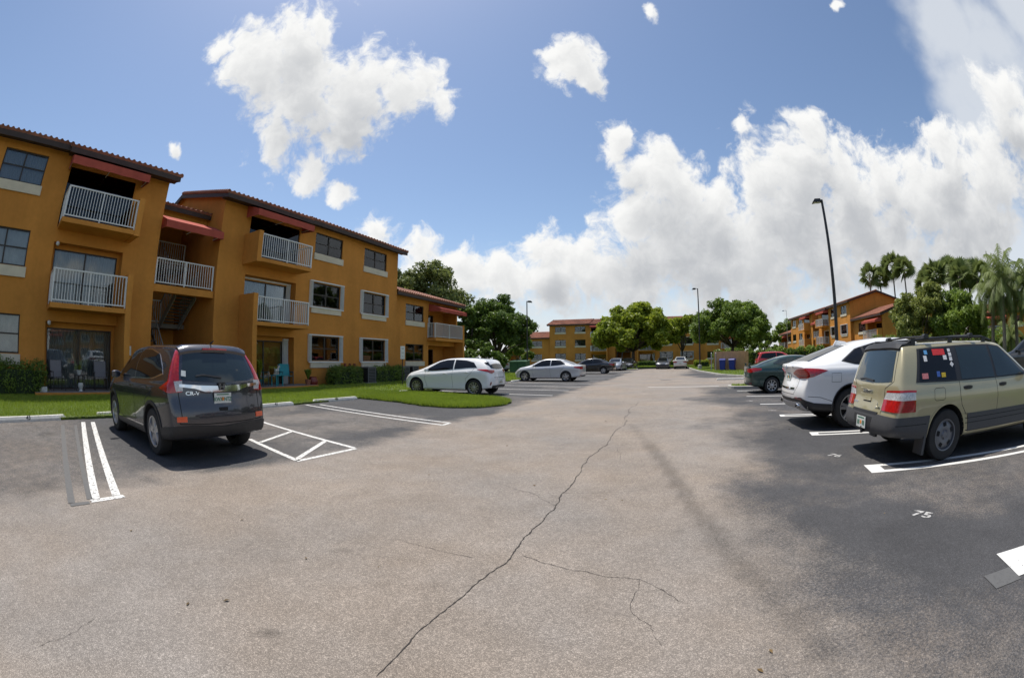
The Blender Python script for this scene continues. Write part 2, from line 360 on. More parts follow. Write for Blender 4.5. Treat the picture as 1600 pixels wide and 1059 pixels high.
M['paint'] = paint_material('white_road_paint', .60); M['paint_worn'] = paint_material('worn_road_paint', .52); M['paint_ghost'] = paint_material('faded_road_paint', .50, (.10,.099,.097,1)); M['paint_number'] = paint_material('worn_number_paint', .50, (.45,.44,.42,1))
M['crack'] = mat('open_crack', (.035,.03,.027), .95)
M['grasssoil'] = mat('lawn_soil', (.08,.115,.02), .95, noise=[(.6,4,.75,1.25),(9,4,.7,1.3)])

def make_ground():
    MB().add([(-900,-900,-.03),(900,-900,-.03),(900,1500,-.03),(-900,1500,-.03)], [(0,1,2,3)]).build('ground', M['grasssoil'])['kind'] = 'structure'
    cs = np.concatenate([[-16,-13], np.arange(-11.5,-5.5,.22), np.arange(-5.5,8,.09), np.arange(8,14,.35), np.arange(14,70,3.0)])
    vs = np.concatenate([[-34,-22,-12,-7], np.arange(-4,-1,.3), np.arange(-1,11,.09), np.arange(11,30,.25), np.arange(30,64,1.0)])
    C, V = np.meshgrid(cs, vs, indexing='ij'); x = C*EC.x+V*ET.x; y = C*EC.y+V*ET.y
    n1, n2 = fbm(C*.45, V*.45, 5, 3)-.5, fbm(C*1.7, V*1.7, 4, 9)-.5
    seal = np.maximum(sstep(C+n1*2.6+n2*.8, .1, 2.0), sstep(-(C+n1*1.6+n2*.7), 4.25, 5.3))
    seal = seal*(1 - .35*sstep(fbm(C*.5+7, V*.5, 4, 21), .52, .72)*sstep(V, -2, 2))
    cross = sstep(V, 20.2, 21.5)*sstep(-V, -31.5, -30)*sstep(C, -2, 1.5); seal = seal*(1-cross*.85)
    seal = seal*(1-.45*sstep(-V, -3.2, -.8)*sstep(-C, -4.5, -1.0)); seal = np.where(V > 46, seal*.5, seal)
    worn_l = sstep(-(C-1), 5.5, 7.5)*sstep(V, 3, 6)*sstep(-V, -9, -7.5); seal = seal*(1-.4*worn_l*fbm(C*.8,V*.8,3,5)*2*.7)
    # drag mark across the aisle and a few oil spots
    stain = np.zeros_like(C)
    def seg(a, b, w, k):
        ax, ay = a; bx, by = b; dx, dy = bx-ax, by-ay; t = np.clip(((x-ax)*dx+(y-ay)*dy)/(dx*dx+dy*dy), 0, 1)
        d = np.hypot(x-ax-t*dx, y-ay-t*dy); return k*(1-sstep(d+n2*.10, w*.35, w))
    pl = [gnd(*q) for q in ((985,662),(1015,695),(1048,738),(1085,795),(1135,860),(1200,930),(1290,1015))]
    for i, (a, b_) in enumerate(zip(pl[:-1], pl[1:])): stain = np.maximum(stain, seg((a.x,a.y), (b_.x,b_.y), .13, (.3,.65,.7,.6,.45,.35)[i]))
    for (u, v_, w, k) in ((431,990,.055,1.0),(531,860,.04,.6),(475,888,.035,.5),(708,816,.03,.6),(592,913,.05,.3),(1052,826,.03,.8),(1063,828,.035,.9),(70,678,.28,.7),(300,690,.5,.4),(60,760,.3,.3),(1440,830,.5,.25)):
        q = gnd(u, v_); stain = np.maximum(stain, k*(1-sstep(np.hypot(x-q.x, y-q.y)+n2*w*.9, w*.5, w*1.2)))
    ni, nj = C.shape; vert = np.stack([x, y, np.zeros_like(x)], -1).reshape(-1,3)
    i, j = np.meshgrid(np.arange(ni-1), np.arange(nj-1), indexing='ij'); a = (i*nj+j).ravel(); faces = np.stack([a, a+nj, a+nj+1, a+1], 1)
    me = bpy.data.meshes.new('asphalt'); me.from_pydata(vert.tolist(), [], faces.tolist()); me.materials.append(M['asphalt'])
    ca = me.color_attributes.new('wear', 'FLOAT_COLOR', 'POINT'); col = np.stack([seal.ravel(), stain.ravel(), np.zeros(ni*nj), np.ones(ni*nj)], 1).astype(np.float32); ca.data.foreach_set('color', col.ravel())
    me.polygons.foreach_set('use_smooth', [True]*len(me.polygons))
    o = link('parking_lot', me); o['kind'] = 'structure'; return o
LOT = make_ground()
def strip(a, b, w, m, name='parking_line', z=.004, n=6):
    a, b = Vector(a), Vector(b); a.z = b.z = z; d = (b-a).normalized(); p = Vector((-d.y, d.x, 0))*w/2; mb = MB()
    mb.add([a+p, b+p, b-p, a-p], [(3,2,1,0)]); return mb.build(name, m, LOT)
DL = Vector((-.875, .485, 0)).normalized()       # stall lines on the building side run this way, on the other side the opposite way
def ustall(tip, d, length, m, gap=.30, w=.10, jw=.10):
    """hairpin stall line: two bars joined at the aisle end"""
    tip = Vector(tip); n = Vector((-d.y, d.x, 0)); q = [tip+n*gap/2, tip-n*gap/2]; L_ = length
    mb = MB(); z = .004
    def poly(pts): mb.add([(p.x,p.y,z) for p in pts], [tuple(range(len(pts)))])
    for s in (1,-1):
        a = tip+n*s*gap/2
        if s > 0: poly([a-n*w+d*jw, a-n*w+d*L_, a+d*L_, a+d*jw][::-1])
        else: poly([a+n*w+d*jw, a+d*jw, a+d*L_, a+n*w+d*L_][::-1])
    poly([tip+n*gap/2, tip-n*gap/2, tip-n*gap/2+d*jw, tip+n*gap/2+d*jw])
    me = mb.mesh('parking_line', m)
    bm = bmesh.new(); bm.from_mesh(me); bmesh.ops.recalc_face_normals(bm, faces=bm.faces)
    for f in bm.faces:
        if f.normal.z < 0: f.normal_flip()
    bm.to_mesh(me); bm.free(); return link('parking_line', me, LOT)
# building side, near the camera
for a, b_, w in (((130,659.4),(150,780),.105),((145,659.4),(182,774),.105)): strip(gnd(*a), gnd(*b_), w, M['paint_worn'])
strip(gnd(142,783), gnd(194,775), .10, M['paint_worn'])
for a, b_, w in (((98,664),(112,786),.09),((118,664),(140,780),.07)): strip(gnd(*a), gnd(*b_), w, M['paint_ghost'])
strip(gnd(110,789), gnd(140,785), .09, M['paint_ghost'])
for a, b_ in (((408,658.5),(553,699.5)),((390,686),(466,720)),((463,720.5),(556,700.5)),((406.8,691),(455.6,674)),((464,717),(508,689))): strip(gnd(*a), gnd(*b_), .085, M['paint_worn'])
strip(gnd(478,632.5), gnd(692,664), .085, M['paint_worn']); strip(gnd(500,632), gnd(702,660.5), .085, M['paint_worn']); strip(gnd(689,664.8), gnd(703,660.8), .085, M['paint_worn'])
for k in range(15):
    tip = P(-4.75-.04*k, 16.35+2.68*k); strip(tip, tip+DL*5.3, .11, M['paint'])
# far side
for k, v in enumerate((2.02, 5.05, 7.75, 10.35, 13.0, 15.7, 18.3)):
    tip = P(2.52, v)
    if k < 4: ustall(tip, -DL, 5.4, M['paint'], gap=.40 if k < 2 else .34, w=.10, jw=(.42,.22,.16,.12)[k])
    else: strip(tip, tip-DL*5.4, .13, M['paint'])
strip(gnd(1012.6,604.7), gnd(1123,603.2), .16, M['paint'])
strip(P(2.22,1.90), P(2.50,1.88), .20, M['paint_ghost'])
for txt, u, v_ in (('75',1441,803),('76',1304,711),('77',1206,641),('78',1171,626)):
    o = link('stall_number', text_mesh(txt, .21, M['paint_number'], bold=.005, sx=1.1), LOT, gnd(u, v_, .004)); o.rotation_euler = (0,0,math.atan2(-DL.y,-DL.x)-math.radians(42))
for k in range(6):
    q = P(-5.6, 10.0+2.68*k)
# manhole cover in the far aisle
mh = gnd(1040,593.5); MB().lathe([(0,.006),(.30,.006),(.36,.006),(.38,.003)], 24, c=(mh.x,mh.y,0)).build('manhole_cover', mat('cast_iron', (.10,.085,.075), .7), LOT)

# cracks: jagged open seams
def crack(pix, w0, w1, seed, amp=.065, name='crack'):
    rs = random.Random(seed); pts = [gnd(*q) for q in pix]
    for it in range(5):
        new = [pts[0]]
        for a, b_ in zip(pts[:-1], pts[1:]):
            L_ = (b_-a).length
            if L_ > .035:
                n = Vector((-(b_-a).y, (b_-a).x, 0)); new.append((a+b_)/2 + n*rs.uniform(-amp, amp)*(1.0 if it else .6))
            new.append(b_)
        pts = new
    mb = MB(); v = []; n_ = len(pts)
    for i, q in enumerate(pts):
        d = (pts[min(i+1,n_-1)]-pts[max(i-1,0)]).normalized(); n = Vector((-d.y,d.x,0)); w = (w0+(w1-w0)*i/(n_-1))*rs.uniform(.35,1.25)*(.25 if i in (0,n_-1) else 1)
        v += [q+n*w/2+Vector((0,0,.003)), q-n*w/2+Vector((0,0,.003))]
    mb.add(v, [(2*i,2*i+1,2*i+3,2*i+2) for i in range(n_-1)]); return mb.build(name, M['crack'], LOT)
crack([(997,628),(985,645),(962,672),(935,705),(900,745),(868,790),(838,822),(815,845)], .012, .012, 1)
crack([(815,845),(803,862),(790,880),(765,895),(735,920),(706,945),(680,965),(655,985),(632,1012),(610,1035),(588,1057)], .011, .006, 2)
crack([(742,872),(690,862),(650,850),(610,840)], .004, .002, 4)
crack([(815,866),(850,880),(890,890),(960,902),(1000,905),(1040,925),(1062,940)], .005, .003, 5, .09); crack([(868,790),(830,770),(780,755),(700,745)], .004, .002, 6, .09)
crack([(880,770),(940,770),(1000,765),(1060,762)], .004, .002, 7); crack([(1000,905),(990,960),(1020,985),(1035,1010)], .003, .002, 8, .12)
crack([(60,1010),(110,990),(150,965)], .003, .002, 12, .12); crack([(970,720),(965,700),(985,690)], .005, .003, 14)

# lawns -----------------------------------------------------------
def lawn_sheet(name, poly, z=.055, kerb=None):
    pts = [Vector((p[0],p[1],0)) for p in poly]
    bm = bmesh.new(); top = [bm.verts.new((p.x,p.y,z)) for p in pts]; bot = [bm.verts.new((p.x,p.y,-.02)) for p in pts]
    n = len(pts); bm.faces.new(top)
    for i in range(n): bm.faces.new((bot[i],bot[(i+1)%n],top[(i+1)%n],top[i]))
    bmesh.ops.recalc_face_normals(bm, faces=bm.faces); bmesh.ops.triangulate(bm, faces=bm.faces)
    me = bpy.data.meshes.new(name); bm.to_mesh(me); bm.free(); me.materials.append(M['grasssoil']); o = link(name, me); o['kind'] = 'structure'; return o
def inside(poly, x, y):
    r = np.zeros(len(x), bool); n = len(poly)
    for i in range(n):
        x0,y0 = poly[i][:2]; x1,y1 = poly[(i+1)%n][:2]
        c = ((y0 > y) != (y1 > y)) & (x < (x1-x0)*(y-y0)/((y1-y0) or 1e-9)+x0); r ^= c
    return r
def grass_material():
    m = bpy.data.materials.new('grass_blades'); m.use_nodes = True; nt = m.node_tree; N = nt.nodes; L = nt.links; b = N['Principled BSDF']
    at = N.new('ShaderNodeAttribute'); at.attribute_name = 'tone'
    r = N.new('ShaderNodeValToRGB'); r.color_ramp.elements[0].color = (.14,.21,.014,1); r.color_ramp.elements[1].color = (.40,.50,.05,1); L.new(at.outputs['Fac'], r.inputs[0])
    L.new(r.outputs[0], b.inputs['Base Color']); b.inputs['Roughness'].default_value = .6
    tl = N.new('ShaderNodeBsdfTranslucent'); L.new(r.outputs[0], tl.inputs['Color']); mx = N.new('ShaderNodeMixShader'); mx.inputs[0].default_value = .35
    L.new(b.outputs[0], mx.inputs[1]); L.new(tl.outputs[0], mx.inputs[2]); L.new(mx.outputs[0], N['Material Output'].inputs[0]); return m
M['grass'] = grass_material()
def blades(name, poly, n, h, w, z=.05, label=None):
    xs, ys = [p[0] for p in poly], [p[1] for p in poly]; X = RNG.uniform(min(xs)-.05, max(xs)+.05, n*3); Y = RNG.uniform(min(ys)-.05, max(ys)+.05, n*3)
    k = inside(poly, X, Y); X, Y = X[k][:n], Y[k][:n]; n = len(X); A = RNG.uniform(0, 2*np.pi, n); H = h*RNG.uniform(.5, 1.35, n)*(.75+.5*fbm(X*.8,Y*.8,3,2)); Wd = w*RNG.uniform(.6,1.3,n); T = RNG.uniform(-1,1,(n,2))*H[:,None]*.75
    v = np.zeros((n,3,3)); v[:,0] = np.stack([X-np.cos(A)*Wd, Y-np.sin(A)*Wd, np.full(n,z-.02)],1); v[:,1] = np.stack([X+np.cos(A)*Wd, Y+np.sin(A)*Wd, np.full(n,z-.02)],1); v[:,2] = np.stack([X+T[:,0], Y+T[:,1], z+H],1)
    me = bpy.data.meshes.new(name); me.vertices.add(3*n); me.vertices.foreach_set('co', v.ravel()); me.loops.add(3*n); me.loops.foreach_set('vertex_index', np.arange(3*n)); me.polygons.add(n); me.polygons.foreach_set('loop_start', np.arange(0,3*n,3)); me.update()
    tone = np.clip(.15+.55*fbm(X*.6,Y*.6,4,8)+RNG.uniform(-.2,.3,n), 0, 1); at = me.attributes.new('tone','FLOAT','POINT'); at.data.foreach_set('value', np.repeat(tone,3).astype(np.float32)); me.materials.append(M['grass'])
    o = link(name, me); tag(o, label, 'grass', kind='stuff'); return o
def jag(pts, step=.35, amp=.05, seed=1):
    rs = random.Random(seed); out = []; n = len(pts)
    for i in range(n):
        a, b_ = Vector(pts[i]), Vector(pts[(i+1)%n]); k = max(1, int((b_-a).length/step))
        for j in range(k): q = a+(b_-a)*j/k; out.append((q.x+rs.uniform(-amp,amp), q.y+rs.uniform(-amp,amp)))
    return out
lawnA = jag([P(c,v)[:2] for c, v in ((-10.5,-6),(-10.45,12.0),(-8.66,11.72),(-7.28,11.15),(-6.2,11.1),(-5.5,11.45),(-5.15,12.2),(-5.2,13.1),(-5.8,13.9),(-7.3,14.5),(-10.4,15.2),(-10.55,34),(-10.6,52),(-17.4,52),(-30,52),(-30,-20),(-17,-20),(-10.5,-20))], .14, .045)
lawn_sheet('lawn', lawnA)
near_poly = jag([P(c,v)[:2] for c, v in ((-10.5,-3),(-10.45,12.0),(-8.66,11.72),(-7.28,11.15),(-6.2,11.1),(-5.5,11.45),(-5.15,12.2),(-5.2,13.1),(-5.8,13.9),(-7.3,14.5),(-10.4,15.2),(-17.0,15.2),(-17.0,-3))], .25, .06, 3)
blades('lawn_grass', near_poly, 150000, .075, .007, label='short green grass on the lawn beside the ochre apartment building')
tongue = jag([P(c,v)[:2] for c, v in ((-10.45,12.0),(-8.66,11.68),(-7.28,11.1),(-6.2,11.03),(-5.45,11.4),(-5.08,12.2),(-5.15,13.15),(-5.8,13.98),(-7.3,14.6),(-10.4,15.3))], .25, .05, 4)
blades('island_grass', tongue, 50000, .10, .008, label='longer green grass on the rounded lawn tip in front of the white hatchback')
far_poly = [P(c,v)[:2] for c, v in ((-10.5,15.2),(-10.55,34),(-10.6,50),(-17.2,50),(-17.2,15.2))]
blades('verge_grass', far_poly, 40000, .09, .018, label='green grass strip along the parked white cars and building wing')

# fallen leaves and grit swept against the stall heads
def litter():
    rng = np.random.default_rng(5); n = 420; c = np.where(rng.random(n) < .7, rng.normal(-9.7, .5, n), rng.uniform(-10,3,n)); v = rng.uniform(-1, 16, n); c = np.where((v > 11) & (c < -5), rng.uniform(-4.6,2,n), c)
    X = c*EC.x+v*ET.x; Y = c*EC.y+v*ET.y; V = []; T = []
    for x, y in zip(X, Y):
        a = rng.uniform(0,6.28); s = rng.uniform(.008,.026); d = np.array([math.cos(a),math.sin(a),0]); e = np.array([-d[1],d[0],0])*.4; p = np.array([x,y,.006]); z = np.array([0,0,rng.uniform(.001,.010)]); V += [p-d*s, p+e*s+z, p+d*s, p-e*s+z*.5]; T.append(rng.random())
    me = bpy.data.meshes.new('fallen_leaves'); me.from_pydata([tuple(q) for q in V], [], [(4*i,4*i+1,4*i+2,4*i+3) for i in range(n)]); me.materials.append(mat('dry_leaf', (.13,.085,.035), .9, noise=[(3,2,.4,1.5)])); tag(link('fallen_leaves', me), 'dry brown leaves scattered on the asphalt by the wheel stops', 'leaves', kind='stuff')
litter()
# kerbed islands on the far side
def island(name, poly, label, nb, kerb_h=.13, kw=.15, fill=True):
    pts = [Vector((p[0],p[1],0)) for p in poly]; n = len(pts); ctr = sum(pts, Vector())/n
    mb = MB(); inner = []
    for i, q in enumerate(pts):
        d = (pts[(i+1)%n]-pts[i-1]).normalized(); nn = Vector((-d.y,d.x,0)); 
        if nn.dot(ctr-q) < 0: nn = -nn
        inner.append(q+nn*kw)
    v = [(q.x,q.y,-.02) for q in pts]+[(q.x,q.y,kerb_h-.02) for q in pts]+[(q.x+(r_.x-q.x)*.15,q.y+(r_.y-q.y)*.15,kerb_h) for q, r_ in zip(pts,inner)]+[(q.x,q.y,kerb_h) for q in inner]+[(q.x,q.y,.02) for q in inner]
    f = []
    for L_ in range(4):
        for i in range(n): f.append((L_*n+i, L_*n+(i+1)%n, (L_+1)*n+(i+1)%n, (L_+1)*n+i))
    k = mb.add(v, f).build('kerb', M['conc'])
    me = k.data; bm = bmesh.new(); bm.from_mesh(me); bmesh.ops.recalc_face_normals(bm, faces=bm.faces); bm.to_mesh(me); bm.free(); k['kind'] = 'structure'
    s = lawn_sheet('lawn_island', [(q.x,q.y) for q in inner], kerb_h-.03)
    blades('island_turf', [(q.x,q.y) for q in inner], nb, .10, .02, kerb_h-.02, label)
def rounded(pts, r=1.0):
    out = []; n = len(pts)
    for i in range(n):
        a, b_, c = Vector(pts[i-1]), Vector(pts[i]), Vector(pts[(i+1)%n]); rr = min(r, (a-b_).length*.45, (c-b_).length*.45)
        p0, p1 = b_+(a-b_).normalized()*rr, b_+(c-b_).normalized()*rr
        for t in np.linspace(0,1,6): out.append(tuple(p0*(1-t)**2+b_*2*t*(1-t)+p1*t*t))
    return out
isl1 = rounded([tuple(q[:2]) for q in (gnd(1066,572.5), gnd(1090,580.5), gnd(1125,586.8), gnd(1180,590.5), gnd(1255,588), P(26,26), P(34,47), P(12,56))], 1.2)
island('kerbed_lawn', isl1, 'short green turf on the kerbed island around the wooden bin enclosure', 30000)
isl2 = rounded([tuple(q[:2]) for q in (P(2.35,19.4), P(2.3,20.6), P(9.2,19.7), P(9.2,18.5))], .6)
island('kerbed_end', isl2, 'narrow strip of turf on the kerbed end of the dark stall row', 4000)
isl3 = rounded([tuple(q[:2]) for q in (P(-4.9,53.6), P(-5.0,56.0), P(-12,57), P(-12,54.2))], .6)
island('kerbed_far', isl3, 'small turf patch on the kerbed island beside the black sedan', 4000)
vf = [P(c,v)[:2] for c, v in ((-40,65),(70,65),(70,140),(-40,140))]
lawn_sheet('lawn_courtyard', vf, .04); blades('courtyard_turf', [P(c,v)[:2] for c, v in ((-12,65),(36,65),(36,80),(-12,80))], 30000, .10, .03, .04, 'distant green turf in front of the far ochre building')
rside = [P(c,v)[:2] for c, v in ((8.6,-12),(8.6,18.4),(30,18.4),(30,-12))]
lawn_sheet('lawn_beyond_stalls', rside, .05); blades('far_stall_turf', [P(c,v)[:2] for c, v in ((8.6,0),(8.6,18.4),(14,18.4),(14,0))], 20000, .09, .012, .05, 'green turf strip at the head of the stalls behind the gold wagon')
rs2 = [P(c,v)[:2] for c, v in ((22,20),(22,56),(70,56),(70,-20),(31,-20),(31,20))]
lawn_sheet('lawn_far_side', rs2, .045)

# wheel stops ------------------------------------------------------
def wheel_stop_mesh(L_=1.85):
    mb = MB(); h = L_/2
    prof = [(-.075,0),(-.075,.05),(-.05,.105),(.05,.105),(.075,.05),(.075,0)]
    v = []; xs = [-h,-h+.05,h-.05,h]
    for i, x in enumerate(xs):
        s = .55 if i in (0,3) else 1
        v += [(x, y*(.9 if i in (0,3) else 1), z*s if z > .05 else z) for y, z in prof]
    f = [(i*6+k, i*6+(k+1)%6, (i+1)*6+(k+1)%6, (i+1)*6+k) for i in range(3) for k in range(6)]+[tuple(range(6)), tuple(range(18,24))[::-1]]
    me = mb.add(v, [q[::-1] for q in f]).mesh('wheel_stop', M['stop']); return me
WS = wheel_stop_mesh()
def wheel_stop(a, b_, label, num=None, group='white concrete wheel stops'):
    a, b_ = Vector(a), Vector(b_); d = b_-a; rz = math.atan2(d.y, d.x)
    o = link('wheel_stop', WS, None, ((a.x+b_.x)/2, (a.y+b_.y)/2, .0), (0,0,rz)); o.scale = (d.length/1.85, 1, 1); tag(o, label, 'wheel stop', group)
    if num:
        t = link('stop_number', text_mesh(num, .13, M['ink'], bold=.004), o); t.matrix_local = Matrix.Translation((0,-.066,.078)) @ Matrix.Rotation(math.radians(66),4,'X') @ Matrix.Diagonal((1.85/d.length,1,1,1))
    return o
n_ = Vector((-EC.x,-EC.y,0))*.07
wheel_stop(gnd(-14,661)+n_, gnd(103,655.5)+n_, 'white wheel stop numbered 43 beside the faded double line', '43')
wheel_stop(gnd(152,652)+n_, gnd(228,647)+n_, 'white wheel stop in front of the dark grey SUV')
wheel_stop(gnd(404,638)+n_, gnd(459,633)+n_, 'white wheel stop numbered 41 past the dark grey SUV', '41')
wheel_stop(gnd(491,629.5)+n_, gnd(558.7,623.8)+n_, 'white wheel stop numbered 40 on the empty stall by the lawn tip', '40')
wheel_stop(gnd(624,614), gnd(660,612), 'white wheel stop at the nose of the white hatchback')
q = gnd(1143,590.5, .1); wheel_stop((q.x-.9,q.y+.3,0), (q.x+.9,q.y-.3,0), 'white wheel stop lying alone on the kerbed island'); bpy.context.collection.objects[-1]
for k in range(1, 12):
    tip = P(-10.0, 16.35+2.68*k+1.9); wheel_stop(tip-ET*.85, tip+ET*.85, 'white wheel stop at the head of a stall past the white hatchback', group='wheel stops along the far stalls')
# ------------------------------------------------------------------ apartment buildings
M['stairrail'] = mat('grey_stair_rail', (.30,.30,.30), .6); M['stairstep'] = mat('dark_stair_tread', (.07,.06,.055), .9)  # treads coloured dark to deepen the shade of the stair recess
M['screen'] = glass_mat('dark_screen', (.16,.16,.17), .0)  # dark tint standing in for deep shade in the top-floor bays
FL = (.15, 2.87, 5.62)                         # floor levels
ROOF_Z, RIDGE_Z, RIDGE_Y = 8.47, 9.86, 4.9
def rects_with_holes(x0, x1, z0, z1, holes):
    xs = sorted({x0, x1, *[h[0] for h in holes], *[h[1] for h in holes]}); zs = sorted({z0, z1, *[h[2] for h in holes], *[h[3] for h in holes]}); out = []
    for a, b in zip(xs[:-1], xs[1:]):
        for c, d in zip(zs[:-1], zs[1:]):
            mx, mz = (a+b)/2, (c+d)/2
            if not any(h[0] < mx < h[1] and h[2] < mz < h[3] for h in holes): out.append((a,b,c,d))
    return out
def facade(mb, y, x0, x1, z0, z1, holes):
    """stucco front with real openings; holes = (x0,x1,z0,z1,depth)"""
    for (a,b,c,d) in rects_with_holes(x0,x1,z0,z1,holes): mb.add([(a,y,c),(b,y,c),(b,y,d),(a,y,d)], [(0,1,2,3)])
    for (a,b,c,d,dp) in holes:
        Y = y+dp
        mb.add([(a,y,c),(a,Y,c),(a,Y,d),(a,y,d)], [(3,2,1,0)][::1]); mb.add([(b,y,c),(b,y,d),(b,Y,d),(b,Y,c)], [(3,2,1,0)][::1])
        mb.add([(a,y,d),(a,Y,d),(b,Y,d),(b,y,d)], [(3,2,1,0)][::1]); mb.add([(a,y,c),(b,y,c),(b,Y,c),(a,Y,c)], [(3,2,1,0)][::1])
def tile_slope(x0, x1, ye, ze, yr, zr, period=.27, course=.36):
    """barrel-tile roof slope: corrugated along the eave, stepped up the slope"""
    nx = max(2, int((x1-x0)/period))*6; L_ = math.hypot(yr-ye, zr-ze); nc = max(2, int(L_/course)); rows = []
    nrm = np.array([0, -(zr-ze), (yr-ye)])/L_
    X = np.linspace(x0, x1, nx+1); ph = (X-x0)/(x1-x0)*(nx/6)*2*np.pi; wave = np.where(np.cos(ph) > 0, np.cos(ph)**.7 if False else np.abs(np.cos(ph))**.7, -.25*np.abs(np.cos(ph)))*.05+.05
    for k in range(nc):
        for (t, lift) in ((k/nc, .035), ((k+1)/nc-.002, .0)):
            y, z = ye+(yr-ye)*t, ze+(zr-ze)*t; h = wave+lift+.02; rows.append(np.stack([X, y+nrm[1]*h, z+nrm[2]*h], 1))
    base = np.stack([X, np.full_like(X, ye), np.full_like(X, ze)], 1); rows = [base]+rows
    v = np.concatenate(rows); n = nx+1; f = []
    for r in range(len(rows)-1):
        a = r*n+np.arange(nx); f.append(np.stack([a, a+1, a+n+1, a+n], 1))
    return v, np.concatenate(f)
def add_np(mb, v, f): mb.add(v.tolist(), f.tolist())
def balusters(root_parent, x0, x1, y, z0, z1, axis='x', posts=(), every=.125, fine=True, name='railing'):
    """picket railing: rails and posts in one mesh, each picket a piece of its own"""
    mb, full = MB(), MB()
    def bar(m, a, b, zz0, zz1, w): 
        if axis == 'x': m.box(a, b, y-w/2, y+w/2, zz0, zz1)
        else: m.box(y-w/2, y+w/2, a, b, zz0, zz1)
    for m in (mb, full):
        bar(m, x0, x1, z1-.045, z1, .05); bar(m, x0, x1, z0+.06, z0+.10, .04)
        for p_ in [x0, x1-.05]+[q-.025 for q in posts]: bar(m, p_, p_+.05, z0, z1-.045, .045)
    n = max(1, int((x1-x0)/every)); xs = [x0+(x1-x0)*(k+.5)/n for k in range(n)]; xs = [x for x in xs if all(abs(x-p_) > .05 for p_ in posts)]
    for x in xs: bar(full, x-.012, x+.012, z0+.10, z1-.045, .022)
    o = mb.build(name, M['rail'], root_parent); alt = full.mesh(name+'_joined', M['rail'])
    SWAP[o.data.name] = alt
    if fine:
        key = (axis, round(z1-z0, 3))
        if key not in BAL: BAL[key] = MB().box(-.012,.012,-.011,.011,.10,z1-z0-.045).mesh('baluster', M['rail'])
        for x in xs: link('baluster', BAL[key], o, (x,y,z0) if axis == 'x' else (y,x,z0))
    return o
SWAP, BAL = {}, {}
def curtain_mesh(w, h, folds, amp=.03, name='curtain', m=None):
    n = folds*6; v = []; f = []
    for i in range(n+1):
        x = w*i/n; y = amp*math.sin(2*math.pi*folds*i/n)+amp*.4*math.sin(5.1*i/n*folds); v += [(x,y,0),(x,y,h)]
    return MB().add(v, [(2*i,2*i+2,2*i+3,2*i+1) for i in range(n)]).mesh(name, m or M['curtain'], smooth=True)
def window(root, x0, x1, z0, z1, y, shutters=False, drape=1):
    """frame, four panes, drape behind and a cream sill block below; y = face of the wall"""
    w = empty('window', (x0, y, z0), 0, root); W_, H_ = x1-x0, z1-z0; yr = .09
    fr = MB(); t = .05
    fr.box(0,W_,yr-.03,yr+.03,0,t); fr.box(0,W_,yr-.03,yr+.03,H_-t,H_); fr.box(0,t,yr-.03,yr+.03,t,H_-t); fr.box(W_-t,W_,yr-.03,yr+.03,t,H_-t)
    fr.box(W_/2-.04,W_/2+.04,yr-.035,yr+.035,t,H_-t); fr.box(t,W_/2-.04,yr-.03,yr+.03,H_*.5-.025,H_*.5+.025); fr.box(W_/2+.04,W_-t,yr-.03,yr+.03,H_*.5-.025,H_*.5+.025)
    fr.build('frame', M['bronze'], w)
    for i in range(2):
        for j in range(2):
            a, b = (t, W_/2-.04) if i == 0 else (W_/2+.04, W_-t); c, d = (t, H_*.5-.025) if j == 0 else (H_*.5+.025, H_-t); yy = yr+(.012 if j else -.008)
            MB().box(a,b,yy-.003,yy+.003,c,d).build('pane', M['pane'], w)
    if drape: 
        key = ('curtain', round(W_,2), round(H_,2), drape)
        if key not in BAL: BAL[key] = curtain_mesh(W_-.04, H_-.04, 9 if drape == 1 else 16, .03 if drape == 1 else .015, 'curtain', M['curtain'] if drape == 1 else M['blinds'])
        link('curtain', BAL[key], w, (.02, yr+.10, .02))
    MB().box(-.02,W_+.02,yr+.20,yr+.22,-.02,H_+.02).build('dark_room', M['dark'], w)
    MB().box(-.06,W_+.06,-.07,.0,-.36,-.02).build('sill', M['trim'], w)
    if shutters:
        for (a, b) in ((-.22,-.01),(W_+.01,W_+.22)):
            s = MB()
            for k in range(4): q = a+(b-a)*k/4; s.prism([(q,-.02),(q+(b-a)/8,-.13),(q+(b-a)/4,-.02)], -.03, H_+.03, 'z')
            s.box(a,b,-.02,.0,-.03,H_+.03); s.build('shutter', M['shutter'], w)
        MB().box(-.22,W_+.22,-.12,-.0,H_+.03,H_+.09).build('shutter_track', M['shutter'], w); MB().box(-.22,W_+.22,-.12,-.072,-.10,-.04).build('shutter_track', M['shutter'], w)
    return w
